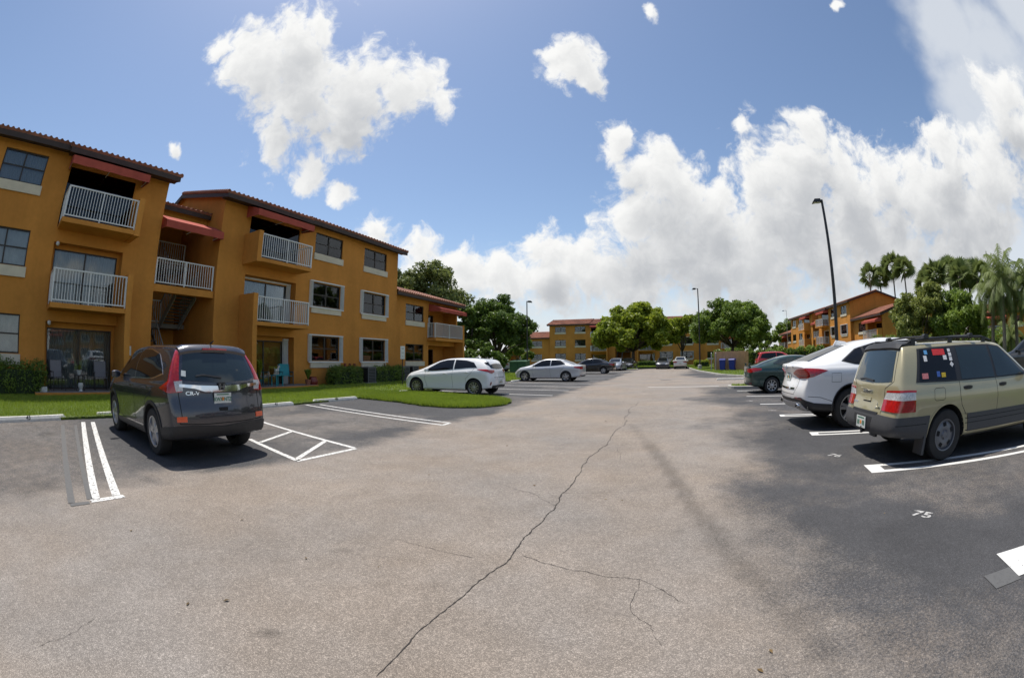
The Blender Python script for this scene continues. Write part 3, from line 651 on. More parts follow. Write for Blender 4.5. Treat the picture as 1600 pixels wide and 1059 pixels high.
def sliding_door(root, x0, x1, z0, z1, y, drape=2, white=False, dark=False):
    d = empty('sliding_door', (x0, y, z0), 0, root); W_, H_ = x1-x0, z1-z0; f = MB(); t = .05
    f.box(0,W_,-.03,.03,H_-t,H_).box(0,W_,-.03,.03,0,.04).box(0,t,-.03,.03,.04,H_-t).box(W_-t,W_,-.03,.03,.04,H_-t).box(W_/2-.035,W_/2+.035,-.035,.035,.04,H_-t); f.build('frame', M['bronze'], d)
    for a, b, yy in ((t,W_/2-.035,-.008),(W_/2+.035,W_-t,.010)): MB().box(a,b,yy-.003,yy+.003,.04,H_-t).build('pane', M['pane'], d)
    MB().box(W_/2-.10,W_/2-.07,-.06,-.036,H_*.42,H_*.52).build('handle', M['bronze'], d)
    if not dark:
        key = ('dc', round(W_,2), round(H_,2), drape)
        if key not in BAL: BAL[key] = curtain_mesh(W_-.04, H_-.04, 22, .02, 'curtain', M['blinds'] if drape == 2 else M['curtain'])
        link('curtain', BAL[key], d, (.02,.12,.02))
    if white:
        for a, b in white:
            s = MB(); k_ = 4
            for k in range(k_): q = a+(b-a)*k/k_; s.prism([(q,-.04),(q+(b-a)/k_/2,-.15),(q+(b-a)/k_,-.04)], .0, H_+.04, 'z')
            s.build('shutter', M['shutter'], d)
        MB().box(min(q[0] for q in white),max(q[1] for q in white),-.14,-.036,H_+.041,H_+.12).build('shutter_track', M['shutter'], d)
    return d
def awning(root, x0, x1, y0, y1, zt, zf, val=.28):
    """fabric canopy: sloping top, two cheeks and a valance on a light frame"""
    a = empty('awning', (0,0,0), 0, root); n = 14; v = []
    for i in range(n+1):
        x = x0+(x1-x0)*i/n; s = .012*math.sin(i*1.9)
        v += [(x,y0,zt),(x,(y0+y1)/2,(zt+zf)/2-.015),(x,y1,zf),(x,y1+.004+s*.5,zf-val+s)]
    f = [(4*i+k, 4*i+4+k, 4*i+5+k, 4*i+1+k) for i in range(n) for k in range(3)]
    mb = MB().add(v, [q[::-1] for q in f])
    for x in (x0, x1): mb.add([(x,y0,zt),(x,y1,zf),(x,y1,zf-val),(x,y0,zf-val*.75)], [(0,1,2,3)])
    mb.build('fabric', M['awning'], a)
    for x in (x0+.03, (x0+x1)/2, x1-.03): MB().box(x-.012,x+.012,y1+.03,y0,zf-val*.55,zf-val*.55+.025).build('frame_bar', M['rail'], a)
    return a
def apartment(root, fine=True):
    R_ = root
    win_cols = ((7.63,9.82),(11.77,14.01)); wz = ((1.30,2.56),(4.11,5.33),(6.90,8.01))
    bay = (3.20, 6.45)
    for sg in (1, -1):
        sx = lambda a, b: (a, b) if sg > 0 else (-b, -a)
        X0, X1 = sx(1.57, 15.23); holes = []
        for a, b in win_cols:
            for c, d in wz: p, q = sx(a, b); holes.append((p, q, c, d, .12))
        for k, (zt, dp) in enumerate(((2.42,.45),(5.10,.45),(7.85,2.1))): p, q = sx(*bay); holes.append((p, q, FL[k], zt, dp))
        mb = MB(); facade(mb, 0, X0, X1, 0, ROOF_Z, holes)
        # recess back walls around the sliding doors
        for k, (zt, dp) in enumerate(((2.42,.45),(5.10,.45),(7.85,2.1))):
            p, q = sx(*bay); facade(mb, dp, p, q, FL[k], zt, [(p+.12, q-.12, FL[k], FL[k]+2.08, .10)])
            mb.box(p+.05, q-.05, dp+.4, dp+.42, FL[k], zt)
        # side and back walls, gables
        for xs_, xo in ((X0, -1), (X1, 1)):
            pts = [(xs_,0,0),(xs_,9.8,0),(xs_,9.8,ROOF_Z),(xs_,RIDGE_Y,RIDGE_Z-.06),(xs_,0,ROOF_Z)]
            mb.add(pts, [(0,1,2,3,4)] if xo > 0 else [(4,3,2,1,0)])
        mb.add([(X0,9.8,0),(X1,9.8,0),(X1,9.8,ROOF_Z),(X0,9.8,ROOF_Z)], [(3,2,1,0)])
        mb.build('wall', M['stucco'], R_)
        # score lines cut in the stucco at each floor stay too fine to build; roof in two steps
        rf = empty('roof', (0,0,0), 0, R_)
        for (a, b, dy, dz) in ((1.30, 6.75, -.16, -.09), (6.752, 15.62, 0, 0)):
            p, q = sx(a, b); t = MB(); ye, ze = -.50+dy, ROOF_Z-.06+dz
            add_np(t, *tile_slope(p, q, ye, ze, RIDGE_Y, RIDGE_Z+dz)); o = t.build('roof_tiles', M['tile'], rf, smooth=True, angle=50); o['kind'] = 'stuff'
            t = MB(); t.add([(p,RIDGE_Y,RIDGE_Z+dz+.05),(q,RIDGE_Y,RIDGE_Z+dz+.05),(q,10.3,ROOF_Z-.06),(p,10.3,ROOF_Z-.06)], [(0,1,2,3)]); t.build('back_slope', M['tile'], rf)
            t = MB(); t.box(p+.02, q-.02, ye-.004, ye+.03, ze-.20, ze+.0); t.box(p+.02, q-.02, ye+.03, -.002, ze-.10, ze-.07)
            for x in (p, q-.03 if True else q):    # barge boards on the rakes
                t.prism([(ye,ze-.20),(RIDGE_Y,RIDGE_Z+dz-.22),(10.3,ROOF_Z-.26),(10.3,ROOF_Z-.06),(RIDGE_Y,RIDGE_Z+dz-.0),(ye,ze)], x-.012, x+.018, 'x')
            t.build('fascia', M['fascia'], rf)
            # ridge caps along the rakes and ridge
            t = MB(); nseg = 26
            for x in (p, q):
                for k in range(nseg):
                    f0, f1 = k/nseg, (k+1.08)/nseg
                    t.tube([(x, ye+(RIDGE_Y-ye)*f0, ze+(RIDGE_Z+dz-ze)*f0+.07), (x, ye+(RIDGE_Y-ye)*f1, ze+(RIDGE_Z+dz-ze)*f1+.05)], [.095,.075], 8)
            o = t.build('rake_tiles', M['tile'], rf, smooth=True, angle=50); o['kind'] = 'stuff'
        for ci, (a, b) in enumerate(win_cols):
            for k, (c, d) in enumerate(wz):
                p, q = sx(a, b); window(R_, p, q, c, d, 0, shutters=(sg > 0 and k < 2), drape=(1,2,1,1,2,1)[(k*2+ci) % 6])
        for k, (zt, dp) in enumerate(((2.42,.45),(5.10,.45),(7.85,2.1))):
            p, q = sx(*bay); wh = False
            if sg > 0 and k == 1: wh = [(-.10,.14),(2.85,3.10)]
            if sg > 0 and k == 0: wh = [(2.72,3.08)]
            sliding_door(R_, p+.12, q-.12, FL[k], FL[k]+2.08, dp+.05, drape=2, white=wh, dark=(sg > 0 and k == 0) or k == 2)
        p, q = sx(*bay); MB().box(p+.01, q-.01, .06, .064, FL[2], 7.85).build('insect_screen', M['screen'], R_)  # tinted sheet added across the opening to darken the recess behind
        # balconies: slab, solid cheek wall toward the stair, picket railing
        for k in (1, 2):
            bl = empty('balcony', (0,0,0), 0, R_); z = FL[k]; p, q = sx(2.98, 6.42)
            mb = MB(); mb.box(p, q, -1.20, .0-.002, z-.09, z+.07); mb.build('slab', M['stucco'], bl)
            a, b = sx(2.955, 3.20); mb = MB(); mb.box(a, b, -1.225, -.002, 0 if k == 1 else z-.12, z+1.26); mb.build('cheek_wall', M['stucco'], bl)
            a, b = sx(3.20, 6.40); mid = (a+b)/2; balusters(bl, a, b, -1.15, z+.08, z+1.17, 'x', posts=(mid,), fine=fine)
            xo = sx(6.40, 6.40)[0]-(.025 if sg > 0 else -.025); balusters(bl, -1.12, -.02, xo, z+.08, z+1.17, 'y', fine=fine)
        p, q = sx(2.9, 7.0); MB().box(p, q, -1.30, .0-.003, -.02, .15).build('patio_edge', M['stucco'], R_); MB().box(p+.02, q-.02, -1.28, .44, .15, .156).build('patio_slab', M['slab'], R_)
        p, q = sx(2.90, 6.55); awning(R_, p, q, -.003, -1.02, 8.26, 7.90, .30)
        # two-storey wing
        X0, X1 = sx(15.234, 24.5); Yw = .5; mb = MB(); wb = sx(19.95, 24.25); holes = []
        p, q = sx(17.0, 19.3)
        for c, d in wz[:2]: holes.append((p, q, c, d-.08, .12))
        for k, zt in ((0,2.45),(1,5.2)): holes.append((wb[0], wb[1], FL[k], zt, 1.2))
        WZ = 5.92; facade(mb, Yw, X0, X1, 0, WZ, holes)
        for k, zt in ((0,2.45),(1,5.2)): 
            a, b = sx(20.5, 22.6); facade(mb, Yw+1.2, wb[0], wb[1], FL[k], zt, [(a, b, FL[k], FL[k]+2.05, .1)])
            sliding_door(R_, a, b, FL[k], FL[k]+2.05, Yw+1.25, drape=2); mb.box(a-.1,b+.1,Yw+1.5,Yw+1.52,FL[k],zt)
        xe = X1 if sg > 0 else X0; xi = X0 if sg > 0 else X1
        pts = [(xe,Yw,0),(xe,9.6,0),(xe,9.6,WZ),(xe,5.0,7.35),(xe,Yw,WZ)]; mb.add(pts, [(0,1,2,3,4)] if sg > 0 else [(4,3,2,1,0)])
        mb.build('wall', M['stucco'], R_)
        for c, d in wz[:2]: window(R_, p, q, c, d-.08, Yw, drape=2 if c < 2 else 1)
        rf = empty('roof', (0,0,0), 0, R_); a, b = sx(15.26, 24.9); t = MB(); add_np(t, *tile_slope(a, b, -.05, 5.82, 5.0, 7.36)); o = t.build('roof_tiles', M['tile'], rf, smooth=True, angle=50); o['kind'] = 'stuff'
        t = MB(); t.add([(a,5.0,7.41),(b,5.0,7.41),(b,10,5.85),(a,10,5.85)], [(0,1,2,3)]); t.build('back_slope', M['tile'], rf)
        t = MB(); t.box(a+.02,b-.02,-.054,-.02,5.64,5.82); t.box(a+.02,b-.02,-.02,Yw-.002,5.72,5.75); xx = b if sg > 0 else a; t.prism([(-.05,5.62),(5.0,7.14),(10,5.65),(10,5.85),(5.0,7.36),(-.05,5.82)], xx-.03, xx, 'x'); t.build('fascia', M['fascia'], rf)
        bl = empty('balcony', (0,0,0), 0, R_); a, b = sx(19.8, 24.3); z = FL[1]+.06; MB().box(a, b, -.25, Yw-.002, z-.15, z+.07).build('slab', M['stucco'], bl)
        a2, b2 = sx(24.05, 24.3); MB().box(a2, b2, -.27, Yw-.003, 0, z+1.24).build('cheek_wall', M['stucco'], bl)
        a, b = sx(19.82, 24.05); balusters(bl, a, b, -.20, z+.08, z+1.17, 'x', posts=(a+(b-a)*.5,), fine=fine); balusters(bl, -.17, Yw-.02, (a if sg > 0 else b)+(.025 if sg > 0 else -.025), z+.08, z+1.17, 'y', fine=fine)
        a, b = sx(20.0, 24.2); awning(R_, a, b, Yw-.004, -.55, 5.55, 5.18, .26)
        # downpipe at the inner corner
        MB().tube([(sg*15.40,Yw-.05,0.1),(sg*15.40,Yw-.05,5.6)], .045, 8).build('downpipe', M['stucco'], R_, smooth=True)
    # stair tower between the two blocks
    mb = MB(); mb.add([(-1.57,4.6,0),(1.57,4.6,0),(1.57,4.6,8.2),(-1.57,4.6,8.2)], [(0,1,2,3)]); mb.box(-1.565,1.565,1.55,1.70,6.9,7.75); mb.build('stair_wall', M['stucco'], R_)
    st = empty('staircase', (0,0,0), 0, R_)
    MB().box(-1.56,1.56,.10,.28,3.86,4.14).box(-1.56,1.56,.28,1.35,3.98,4.14).build('landing', M['stucco'], st)
    for z in (FL[1], FL[2]): MB().box(-1.56,1.56,3.2,4.59,z-.2,z).build('floor_slab', M['slab'], st)
    balusters(st, -1.50, 1.50, .16, 4.16, 5.20, 'x', posts=(0,), fine=fine); balusters(st, -1.0, 1.3, 3.25, FL[2], FL[2]+1.05, 'x', fine=fine)
    balusters(st, -1.2, .2, 3.25, FL[1], FL[1]+1.05, 'x', fine=fine)
    for (xa, xb, ya, za, yb, zb) in ((-1.45,-.45,.6,.15,3.2,FL[1]), (.15,1.2,3.2,FL[1],1.3,4.12), (-1.2,-.2,1.3,4.12,3.2,FL[2])):
        n = 10
        for k in range(n):
            y_, z_ = ya+(yb-ya)*(k+.5)/n, za+(zb-za)*(k+1)/n; dy = abs(yb-ya)/n/2+.02; MB().box(xa,xb,y_-dy,y_+dy,z_-.05,z_).build('step', M['stairstep'], st)
        s = MB(); 
        for x in (xa-.03, xb+.03):
            s.prism([(ya,za-.28),(yb,zb-.28),(yb,zb+.06),(ya,za+.06)], x-.02, x+.02, 'x'); s.prism([(ya,za+.92),(yb,zb+.92),(yb,zb+.97),(ya,za+.97)], x-.02, x+.02, 'x')
            for k in range(9): y_, z_ = ya+(yb-ya)*(k+.5)/9, za+(zb-za)*(k+.5)/9; s.box(x-.01,x+.01,y_-.012,y_+.012,z_,z_+.94)
        s.build('stringer_rail', M['stairrail'], st)
    rf = empty('roof', (0,0,0), 0, R_); t = MB(); add_np(t, *tile_slope(-1.56, 1.56, 1.2, 7.72, 4.9, 8.75)); o = t.build('roof_tiles', M['tile'], rf, smooth=True, angle=50); o['kind'] = 'stuff'; MB().box(-1.555,1.555,1.195,1.23,7.52,7.71).build('fascia', M['fascia'], rf)
    awning(R_, -1.5, 1.5, .55, -.45, 7.02, 6.60, .30)
    MB().box(-1.56,1.56,.05,4.6,.0,.15).build('stair_floor', M['slab'], R_)
def place(root, ctr, az_x):
    a = math.radians(az_x); root.location = (ctr.x, ctr.y, 0); root.rotation_euler = (0,0,math.pi/2-a)
bA = empty('apartment_building'); apartment(bA)
nA = Vector((-math.cos(AZ), math.sin(AZ), 0))
place(bA, ET*8.07+nA*17.13, 21.38)
tag(bA, 'ochre three-storey apartment building in shade with balconies, beside the dark grey SUV', 'building', 'ochre apartment buildings')
def far_building(ctr, az_x, label):
    c = copy_tree(bA, None, ('baluster','curtain'), SWAP); place(c, ctr, az_x); tag(c, label, 'building', 'ochre apartment buildings'); return c
far_building(Vector((21.9,86.0,0)), 111.38, 'ochre apartment building standing behind the rounded light green tree')
far_building(Vector((50.3,60.2,0)), 199.0, 'sunlit ochre apartment building behind the tall black lamp post')
# ------------------------------------------------------------------ vehicles
def car_paint(name, col, metal=0.0, rough=.28):
    m = mat(name, col, rough, metal=metal, coat=1.0, noise=[(180,2,.94,1.06),(1.2,3,.96,1.03)]); m.node_tree.nodes['Principled BSDF'].inputs['Coat Roughness'].default_value = .03; return m
M['tyre'] = mat('tyre_rubber', (.022,.021,.020), .85, noise=[(8,3,.8,1.3)])
M['well'] = mat('wheel_well', (.012,.012,.012), .9)
M['cglass'] = mat('tinted_car_glass', (.008,.009,.011), .03, spec=.4)
M['cglass_b'] = mat('grey_green_car_glass', (.018,.028,.030), .03, spec=.6, coat=.25)
M['cladding'] = mat('grey_plastic_cladding', (.055,.055,.058), .55, noise=[(60,2,.9,1.1)])
M['cladblack'] = mat('black_plastic_cladding', (.02,.02,.022), .5, noise=[(60,2,.9,1.1)])
M['chrome'] = mat('chrome', (.75,.75,.76), .08, metal=1.0)
M['rimsilver'] = mat('silver_alloy', (.45,.45,.46), .3, metal=.8)
M['rimgrey'] = mat('grey_steel_wheel', (.16,.165,.18), .45, metal=.5)
M['redlens'] = mat('red_lens', (.36,.008,.008), .08, coat=.8, noise=[(25,2,.75,1.25)])
M['darkred'] = mat('dark_red_lens', (.16,.006,.01), .08, coat=.8, noise=[(25,2,.75,1.25)])
M['orangelens'] = mat('orange_reflector', (.75,.10,.03), .15, coat=.8)
M['clearlens'] = mat('clear_lens', (.50,.50,.50), .12, coat=.8, noise=[(40,2,.7,1.2)])
M['skid'] = mat('satin_silver_trim', (.50,.50,.50), .35, metal=.2)
M['seam'] = mat('panel_gap', (.006,.006,.006), .8)
M['plate'] = mat('white_plate', (.62,.65,.62), .4, noise=[(9,2,.9,1.05)])
M['plate_green'] = mat('plate_green', (.03,.16,.09), .5); M['plate_orange'] = mat('plate_orange', (.75,.25,.03), .5)
def interp(tab, x): return float(np.interp(x, [q[0] for q in tab], [q[1] for q in tab]))

class Car:
    def __init__(s, name, label, cat, group, spec, paint, wheel='spoke', nsub=2):
        s.sp = spec; s.paint = paint; s.root = empty(name); tag(s.root, label, cat, group); s.body(nsub, wheel)
    # body shell: rings lofted along the car, smoothed, wheel arches cut out
    def body(s, nsub, wheel):
        sp = s.sp; xr, xf = sp['x']; wbase = sp['wb']; top, belt = sp['top'], sp['belt']; tail, nose = sp['tail'], sp['nose']
        keys = sorted({round(xr+t,3) for t in (0,.04,.10,.18,.3,.45)} | {round(xf-t,3) for t in (0,.05,.13,.25,.4)} | {round(q[0],3) for q in top if xr+.46 < q[0] < xf-.41} | {round(v,3) for v in np.arange(xr+.65, xf-.5, .24)})
        ks = [keys[0]]
        for k in keys[1:]:
            if k-ks[-1] > .035: ks.append(k)
        v = []; f = []
        def ring(x):
            zt, zb_, zl = interp(top, x), interp(belt, x), interp(sp['low'], x); wm, wr = interp(sp['wm'], x), interp(sp['wr'], x); wbt = wm-sp.get('inset', .055)
            H = max(zt-zb_, .03); rc = min(sp.get('crown', .07), H*.5); B = zb_-zl; dent = sp.get('dent', .012)
            wr = min(wr, wbt-.01)
            return [(0,zl),(.55*wm,zl),(wm-.09,zl),(wm-.025,zl+.035),(wm-.004,zl+.13*B),(wm-dent,zl+.42*B),(wm+.002,zl+.70*B),(wm-.004,zl+.82*B),(wm-.022,zb_-.05),(wbt,zb_-.008),(wbt-.012,zb_+min(.02,.2*H)),
                    (wbt+(wr-wbt)*.45+sp.get('bulge',.02)*min(1,H/.3),zb_+(H-rc)*.5),(wr+.012,zt-rc-.012),(wr-.03,zt-rc*.62),(wr*.82,zt-rc*.26),(wr*.42,zt-rc*.05),(0,zt)]
        NR = 17
        def sh(x, y, z, w):
            # rake of the tail and nose, with rounded plan corners
            e1 = max(0, 1-(x-xr)/sp.get('tlen', .75)); e2 = max(0, 1-(xf-x)/sp.get('nlen', .6)); r = (abs(y)/w)**3 if w > 0 else 0
            c1 = max(0, 1-(x-xr)/.30); c2 = max(0, 1-(xf-x)/.45)
            return x + (e1**1.6)*interp(tail, z) + (c1**2)*sp.get('tround', .11)*r - (e2**1.6)*interp(nose, z) - (c2**2)*sp.get('nround', .22)*r
        rows = []
        for x in ks:
            R_ = ring(x); w = interp(sp['wm'], x); e = min((x-xr)/.16, (xf-x)/.2, 1); pinch = 1-.07*(1-e)**2; idx = []
            for (y, z) in R_+[(-q[0],q[1]) for q in R_[-2:0:-1]]:
                idx.append(len(v)); v.append((sh(x, y*pinch, z, w), y*pinch, z))
            rows.append(idx)
        n = len(rows[0])
        for a, b in zip(rows[:-1], rows[1:]):
            for k in range(n): f.append((a[k], a[(k+1)%n], b[(k+1)%n], b[k]))
        NY = 8
        for end, row in ((0, rows[0]), (1, rows[-1])):
            x = ks[0] if end == 0 else ks[-1]; w = interp(sp['wm'], x); prev = None
            for j in range(0, NR):
                l = row[j]; rr = row[(n-j) % n]; y0, z0 = v[l][1], v[l][2]
                if j == 0 or j == NR-1: cur = [l]*(NY+1)
                else:
                    cur = [l]
                    for t in range(1, NY):
                        y = y0*(1-2*t/NY); z = z0; cur.append(len(v)); v.append((sh(x, y, z, w), y, z))
                    cur.append(rr)
                if prev:
                    for t in range(NY):
                        q = []
                        for i in (prev[t], prev[t+1], cur[t+1], cur[t]):
                            if i not in q: q.append(i)
                        if len(q) >= 3: f.append(tuple(q if end == 0 else q[::-1]))
                prev = cur
        me = bpy.data.meshes.new('body'); me.from_pydata(v, [], f)
        bm = bmesh.new(); bm.from_mesh(me); bmesh.ops.recalc_face_normals(bm, faces=bm.faces); bm.to_mesh(me); bm.free()
        me.materials.append(s.paint); me.materials.append(M['well'])
        o = link('body', me); md = o.modifiers.new('s', 'SUBSURF'); md.levels = md.render_levels = nsub
        ra = sp['ra']; cut = MB(); ym = interp(sp['wm'], 0)
        for x in (0, wbase):
            for sg in (1,-1): cut.lathe([(0,sg*(ym-.34)),(ra-.03,sg*(ym-.34)),(ra,sg*(ym-.28)),(ra,sg*(ym+.3)),(0,sg*(ym+.3))], 36, 'y', (x,0,sp['rw']+.015), close=False)
        cm = cut.mesh('cut', [M['well'], M['well']]); cm.polygons.foreach_set('material_index', [1]*len(cm.polygons))
        bm = bmesh.new(); bm.from_mesh(cm); bmesh.ops.remove_doubles(bm, verts=bm.verts, dist=1e-4); bmesh.ops.recalc_face_normals(bm, faces=bm.faces); bm.to_mesh(cm); bm.free()
        co = link('cut', cm); bo = o.modifiers.new('b', 'BOOLEAN'); bo.operation = 'DIFFERENCE'; bo.solver = 'EXACT'; bo.object = co
        bpy.context.view_layer.update(); dg = bpy.context.evaluated_depsgraph_get(); ev = o.evaluated_get(dg); me2 = bpy.data.meshes.new_from_object(ev)
        o.modifiers.clear(); o.data = me2; bpy.data.objects.remove(co)
        me2.polygons.foreach_set('use_smooth', [True]*len(me2.polygons)); me2.set_sharp_from_angle(angle=math.radians(38))
        if len(me2.materials) < 2: me2.materials.append(M['well'])
        # under-body faces take the dark finish of the wheel wells
        zlow = min(q[1] for q in sp['low']); mi = []
        for p_ in me2.polygons: mi.append(1 if (p_.material_index == 1 or (p_.normal.z < -.8 and p_.center.z < zlow+.12)) else 0)
        me2.polygons.foreach_set('material_index', mi)
        o.parent = s.root; s.bodyo = o
        bm = bmesh.new(); bm.from_mesh(me2); s.bvh = BVHTree.FromBMesh(bm); bm.free()
        s.wheels(wheel)
    def hit(s, p, d, off):
        p, d = Vector(p), Vector(d).normalized(); loc, nrm, i, dist = s.bvh.ray_cast(p-d*3.0, d, 8.0)
        if loc is None: 
            loc, nrm, i, dist = s.bvh.find_nearest(p)
        return loc-d*off if nrm is None else loc + (nrm if nrm.dot(d) < 0 else -nrm)*off
    def panel(s, name, lo, hi, d, m, off=.004, n=12, rows=4, skirt=.02, parent=None, label=None):
        """piece of trim or glass laid on the shell: lower and upper edge as 3-D polylines, projected along d"""
        def res(pl):
            pl = [Vector(q) for q in pl]; L_ = [0]
            for a, b in zip(pl[:-1], pl[1:]): L_.append(L_[-1]+(b-a).length)
            if L_[-1] < 1e-6: return [pl[0]]*(n+1)
            out = []
            for k in range(n+1):
                t = L_[-1]*k/n; i = max(0, min(len(pl)-2, int(np.searchsorted(L_, t, 'right'))-1)); u = (t-L_[i])/max(1e-6, L_[i+1]-L_[i]); out.append(pl[i]+(pl[i+1]-pl[i])*u)
            return out
        A, B = res(lo), res(hi); v = []
        for r in range(rows+1):
            for k in range(n+1): v.append(s.hit(A[k]+(B[k]-A[k])*r/rows, d, off))
        f = [(r*(n+1)+k, r*(n+1)+k+1, (r+1)*(n+1)+k+1, (r+1)*(n+1)+k) for r in range(rows) for k in range(n)]
        dd = Vector(d).normalized(); bd = [k for k in range(n+1)]+[r*(n+1)+n for r in range(1,rows+1)]+[rows*(n+1)+k for k in range(n-1,-1,-1)]+[r*(n+1) for r in range(rows-1,0,-1)]
        b0 = len(v); v += [v[i]+dd*skirt for i in bd]; nb = len(bd); f += [(bd[i], bd[(i+1)%nb], b0+(i+1)%nb, b0+i) for i in range(nb)]
        mb = MB(); mb.v = [tuple(q) for q in v]; mb.f = f; mb.m = [0]*len(f); me = mb.mesh(name, m, smooth=True)
        bm = bmesh.new(); bm.from_mesh(me); bmesh.ops.recalc_face_normals(bm, faces=bm.faces); bm.to_mesh(me); bm.free(); me.set_sharp_from_angle(angle=math.radians(40))
        o = link(name, me, parent or s.root)
        if label: o['label'] = label
        return o
    def side(s, name, lo, hi, m, off=.004, both=True, **k):
        out = []
        if name == 'window': k['rows'] = 10; k['n'] = 16
        for sg in ((1,-1) if both is True else (both,)):
            out.append(s.panel(name, [(x, sg*.9, z) for x, z in lo], [(x, sg*.9, z) for x, z in hi], (0,-sg,0), m, off, **k))
        return out
    def rear(s, name, lo, hi, m, off=.004, d=(1,0,0), **k):
        xr = s.sp['x'][0]; return s.panel(name, [(xr, y, z) for y, z in lo], [(xr, y, z) for y, z in hi], d, m, off, **k)
    def front(s, name, lo, hi, m, off=.004, d=(-1,0,0), **k):
        xf = s.sp['x'][1]; return s.panel(name, [(xf, y, z) for y, z in lo], [(xf, y, z) for y, z in hi], d, m, off, **k)
    def corner(s, name, lo, hi, m, sg, ang=40, off=.006, **k):
        """wrap-round lamp at a rear corner; points (x,y,z) with y given positive"""
        a = math.radians(ang); d = (math.cos(a), -sg*math.sin(a), 0); fx = lambda q: (q[0], sg*q[1], q[2])
        return s.panel(name, [fx(q) for q in lo], [fx(q) for q in hi], d, m, off, **k)
    def seam(s, pts, d='side', w=.009, both=True, closed=False, name='panel_gap', off=.0015, m=None):
        """shut line: narrow dark ribbon on the shell"""
        for sg in ((1,-1) if (d == 'side' and both) else (1,)):
            P3 = [Vector((p[0], sg*.9, p[1])) if d == 'side' else Vector((s.sp['x'][0], p[0], p[1])) for p in pts]; dd = (0,-sg,0) if d == 'side' else (1,0,0)
            dense = []
            for a, b in zip(P3[:-1], P3[1:]):
                k = max(1, int((b-a).length/.05)); dense += [a+(b-a)*i/k for i in range(k)]
            dense.append(P3[-1]); v = []
            for i, q in enumerate(dense):
                t = (dense[min(i+1,len(dense)-1)]-dense[max(i-1,0)]).normalized(); nn = t.cross(Vector(dd)).normalized()*w/2
                v += [s.hit(q+nn, dd, off), s.hit(q-nn, dd, off)]
            mb = MB().add(v, [(2*i,2*i+1,2*i+3,2*i+2) for i in range(len(dense)-1)]); mb.build(name, m or M['seam'], s.root)
    def arch_trim(s, m, w=.06, off=.012):
        sp = s.sp
        for x in (0, sp['wb']):
            for sg in (1,-1):
                r0 = sp['ra']-.004; zc = sp['rw']+.015; zmin = interp(sp['low'], x)+.02; a0 = math.asin(max(-1,min(1,(zmin-zc)/r0))); A = np.linspace(a0, math.pi-a0, 22)
                lo = [(x+r0*1.015*math.cos(a), sg*.9, zc+r0*1.015*math.sin(a)) for a in A]; hi = [(x+(r0+w)*math.cos(a), sg*.9, zc+(r0+w)*math.sin(a)) for a in A]
                s.panel('arch_trim', lo, hi, (0,-sg,0), m, off, n=24, rows=2, skirt=.03)
    def wheels(s, kind):
        sp = s.sp; r = sp['rw']; tw = sp.get('tw', .215); ym = interp(sp['wm'], 0)-.02; rr = r*sp.get('rim', .66)
        key = (kind, r, tw)
        if key not in WHEELS:
            ty = MB().lathe([(rr*.97,-tw*.40),(rr*1.03,-tw*.49),(r*.86,-tw*.5),(r*.95,-tw*.47),(r*.995,-tw*.36),(r,-tw*.12),(r,tw*.12),(r*.995,tw*.36),(r*.95,tw*.47),(r*.86,tw*.5),(rr*1.03,tw*.49),(rr*.97,tw*.40)], 40, 'y')
            dk = MB().lathe([(0,tw*.20),(rr*.98,tw*.18),(rr*.98,-tw*.4)], 32, 'y')
            rm = MB().lathe([(rr*1.01,tw*.44),(rr*1.0,tw*.475),(rr*.93,tw*.46),(rr*.90,tw*.36),(rr*.90,tw*.20)], 40, 'y')
            def spoke(a, w0, w1, r0, r1, y0, y1, th=.03):
                c, q = math.cos(a), math.sin(a); v = []
                for (rad, w, y) in ((r0,w0,y0),(r1,w1,y1)):
                    for (t, dy) in ((-w/2-.008,-th),(-w/2,0),(w/2,0),(w/2+.008,-th)): v.append((rad*c-t*q, y+dy, rad*q+t*c))
                rm.add(v, [(0,1,5,4),(1,2,6,5),(2,3,7,6),(3,0,4,7)])
            if kind == 'steel':
                rm.lathe([(0,tw*.47),(rr*.20,tw*.46),(rr*.30,tw*.36),(rr*.52,tw*.42),(rr*.80,tw*.34),(rr*.91,tw*.28)], 32, 'y')
                hole = []
                for k in range(5):
                    a = 2*math.pi*k/5+.3; pts = []
                    for (rad, da) in ((rr*.56,-.20),(rr*.60,-.26),(rr*.78,-.22),(rr*.81,-.15),(rr*.81,.15),(rr*.78,.22),(rr*.60,.26),(rr*.56,.20)): pts.append((rad*math.cos(a+da), tw*.45-(rad/rr-.52)*.05*0-.0*rad, rad*math.sin(a+da)))
                    pts = [(p[0], tw*(.42-.08*(math.hypot(p[0],p[2])/rr-.52)/.28)+.004, p[2]) for p in pts]; hole.append(MB().add(pts, [tuple(range(8))]).mesh('rim_hole', M['well']))
                for k in range(5): a = 2*math.pi*k/5; rm.lathe([(0,tw*.49),(.012,tw*.485),(.014,tw*.43)], 8, 'y', (rr*.24*math.cos(a),0,rr*.24*math.sin(a)))
            else:
                hole = None; ns = {'spoke':5,'ten':10,'eight':8,'five2':5}[kind]
                for k in range(ns):
                    a = 2*math.pi*k/ns+math.pi/2
                    if kind == 'five2':
                        for da in (-.17,.17): spoke(a+da, .05, .045, rr*.2, rr*.95, tw*.42, tw*.40)
                        spoke(a, .10, .09, rr*.2, rr*.62, tw*.43, tw*.40)
                    else: spoke(a, {'spoke':.11,'ten':.045,'eight':.04}[kind], {'spoke':.085,'ten':.035,'eight':.035}[kind], rr*.15, rr*.95, tw*.42, tw*.42)
                rm.lathe([(0,tw*.46),(rr*.16,tw*.46),(rr*.22,tw*.42),(rr*.23,tw*.30)], 20, 'y')
            rmat = M['rimgrey'] if kind == 'steel' else M['rimsilver']
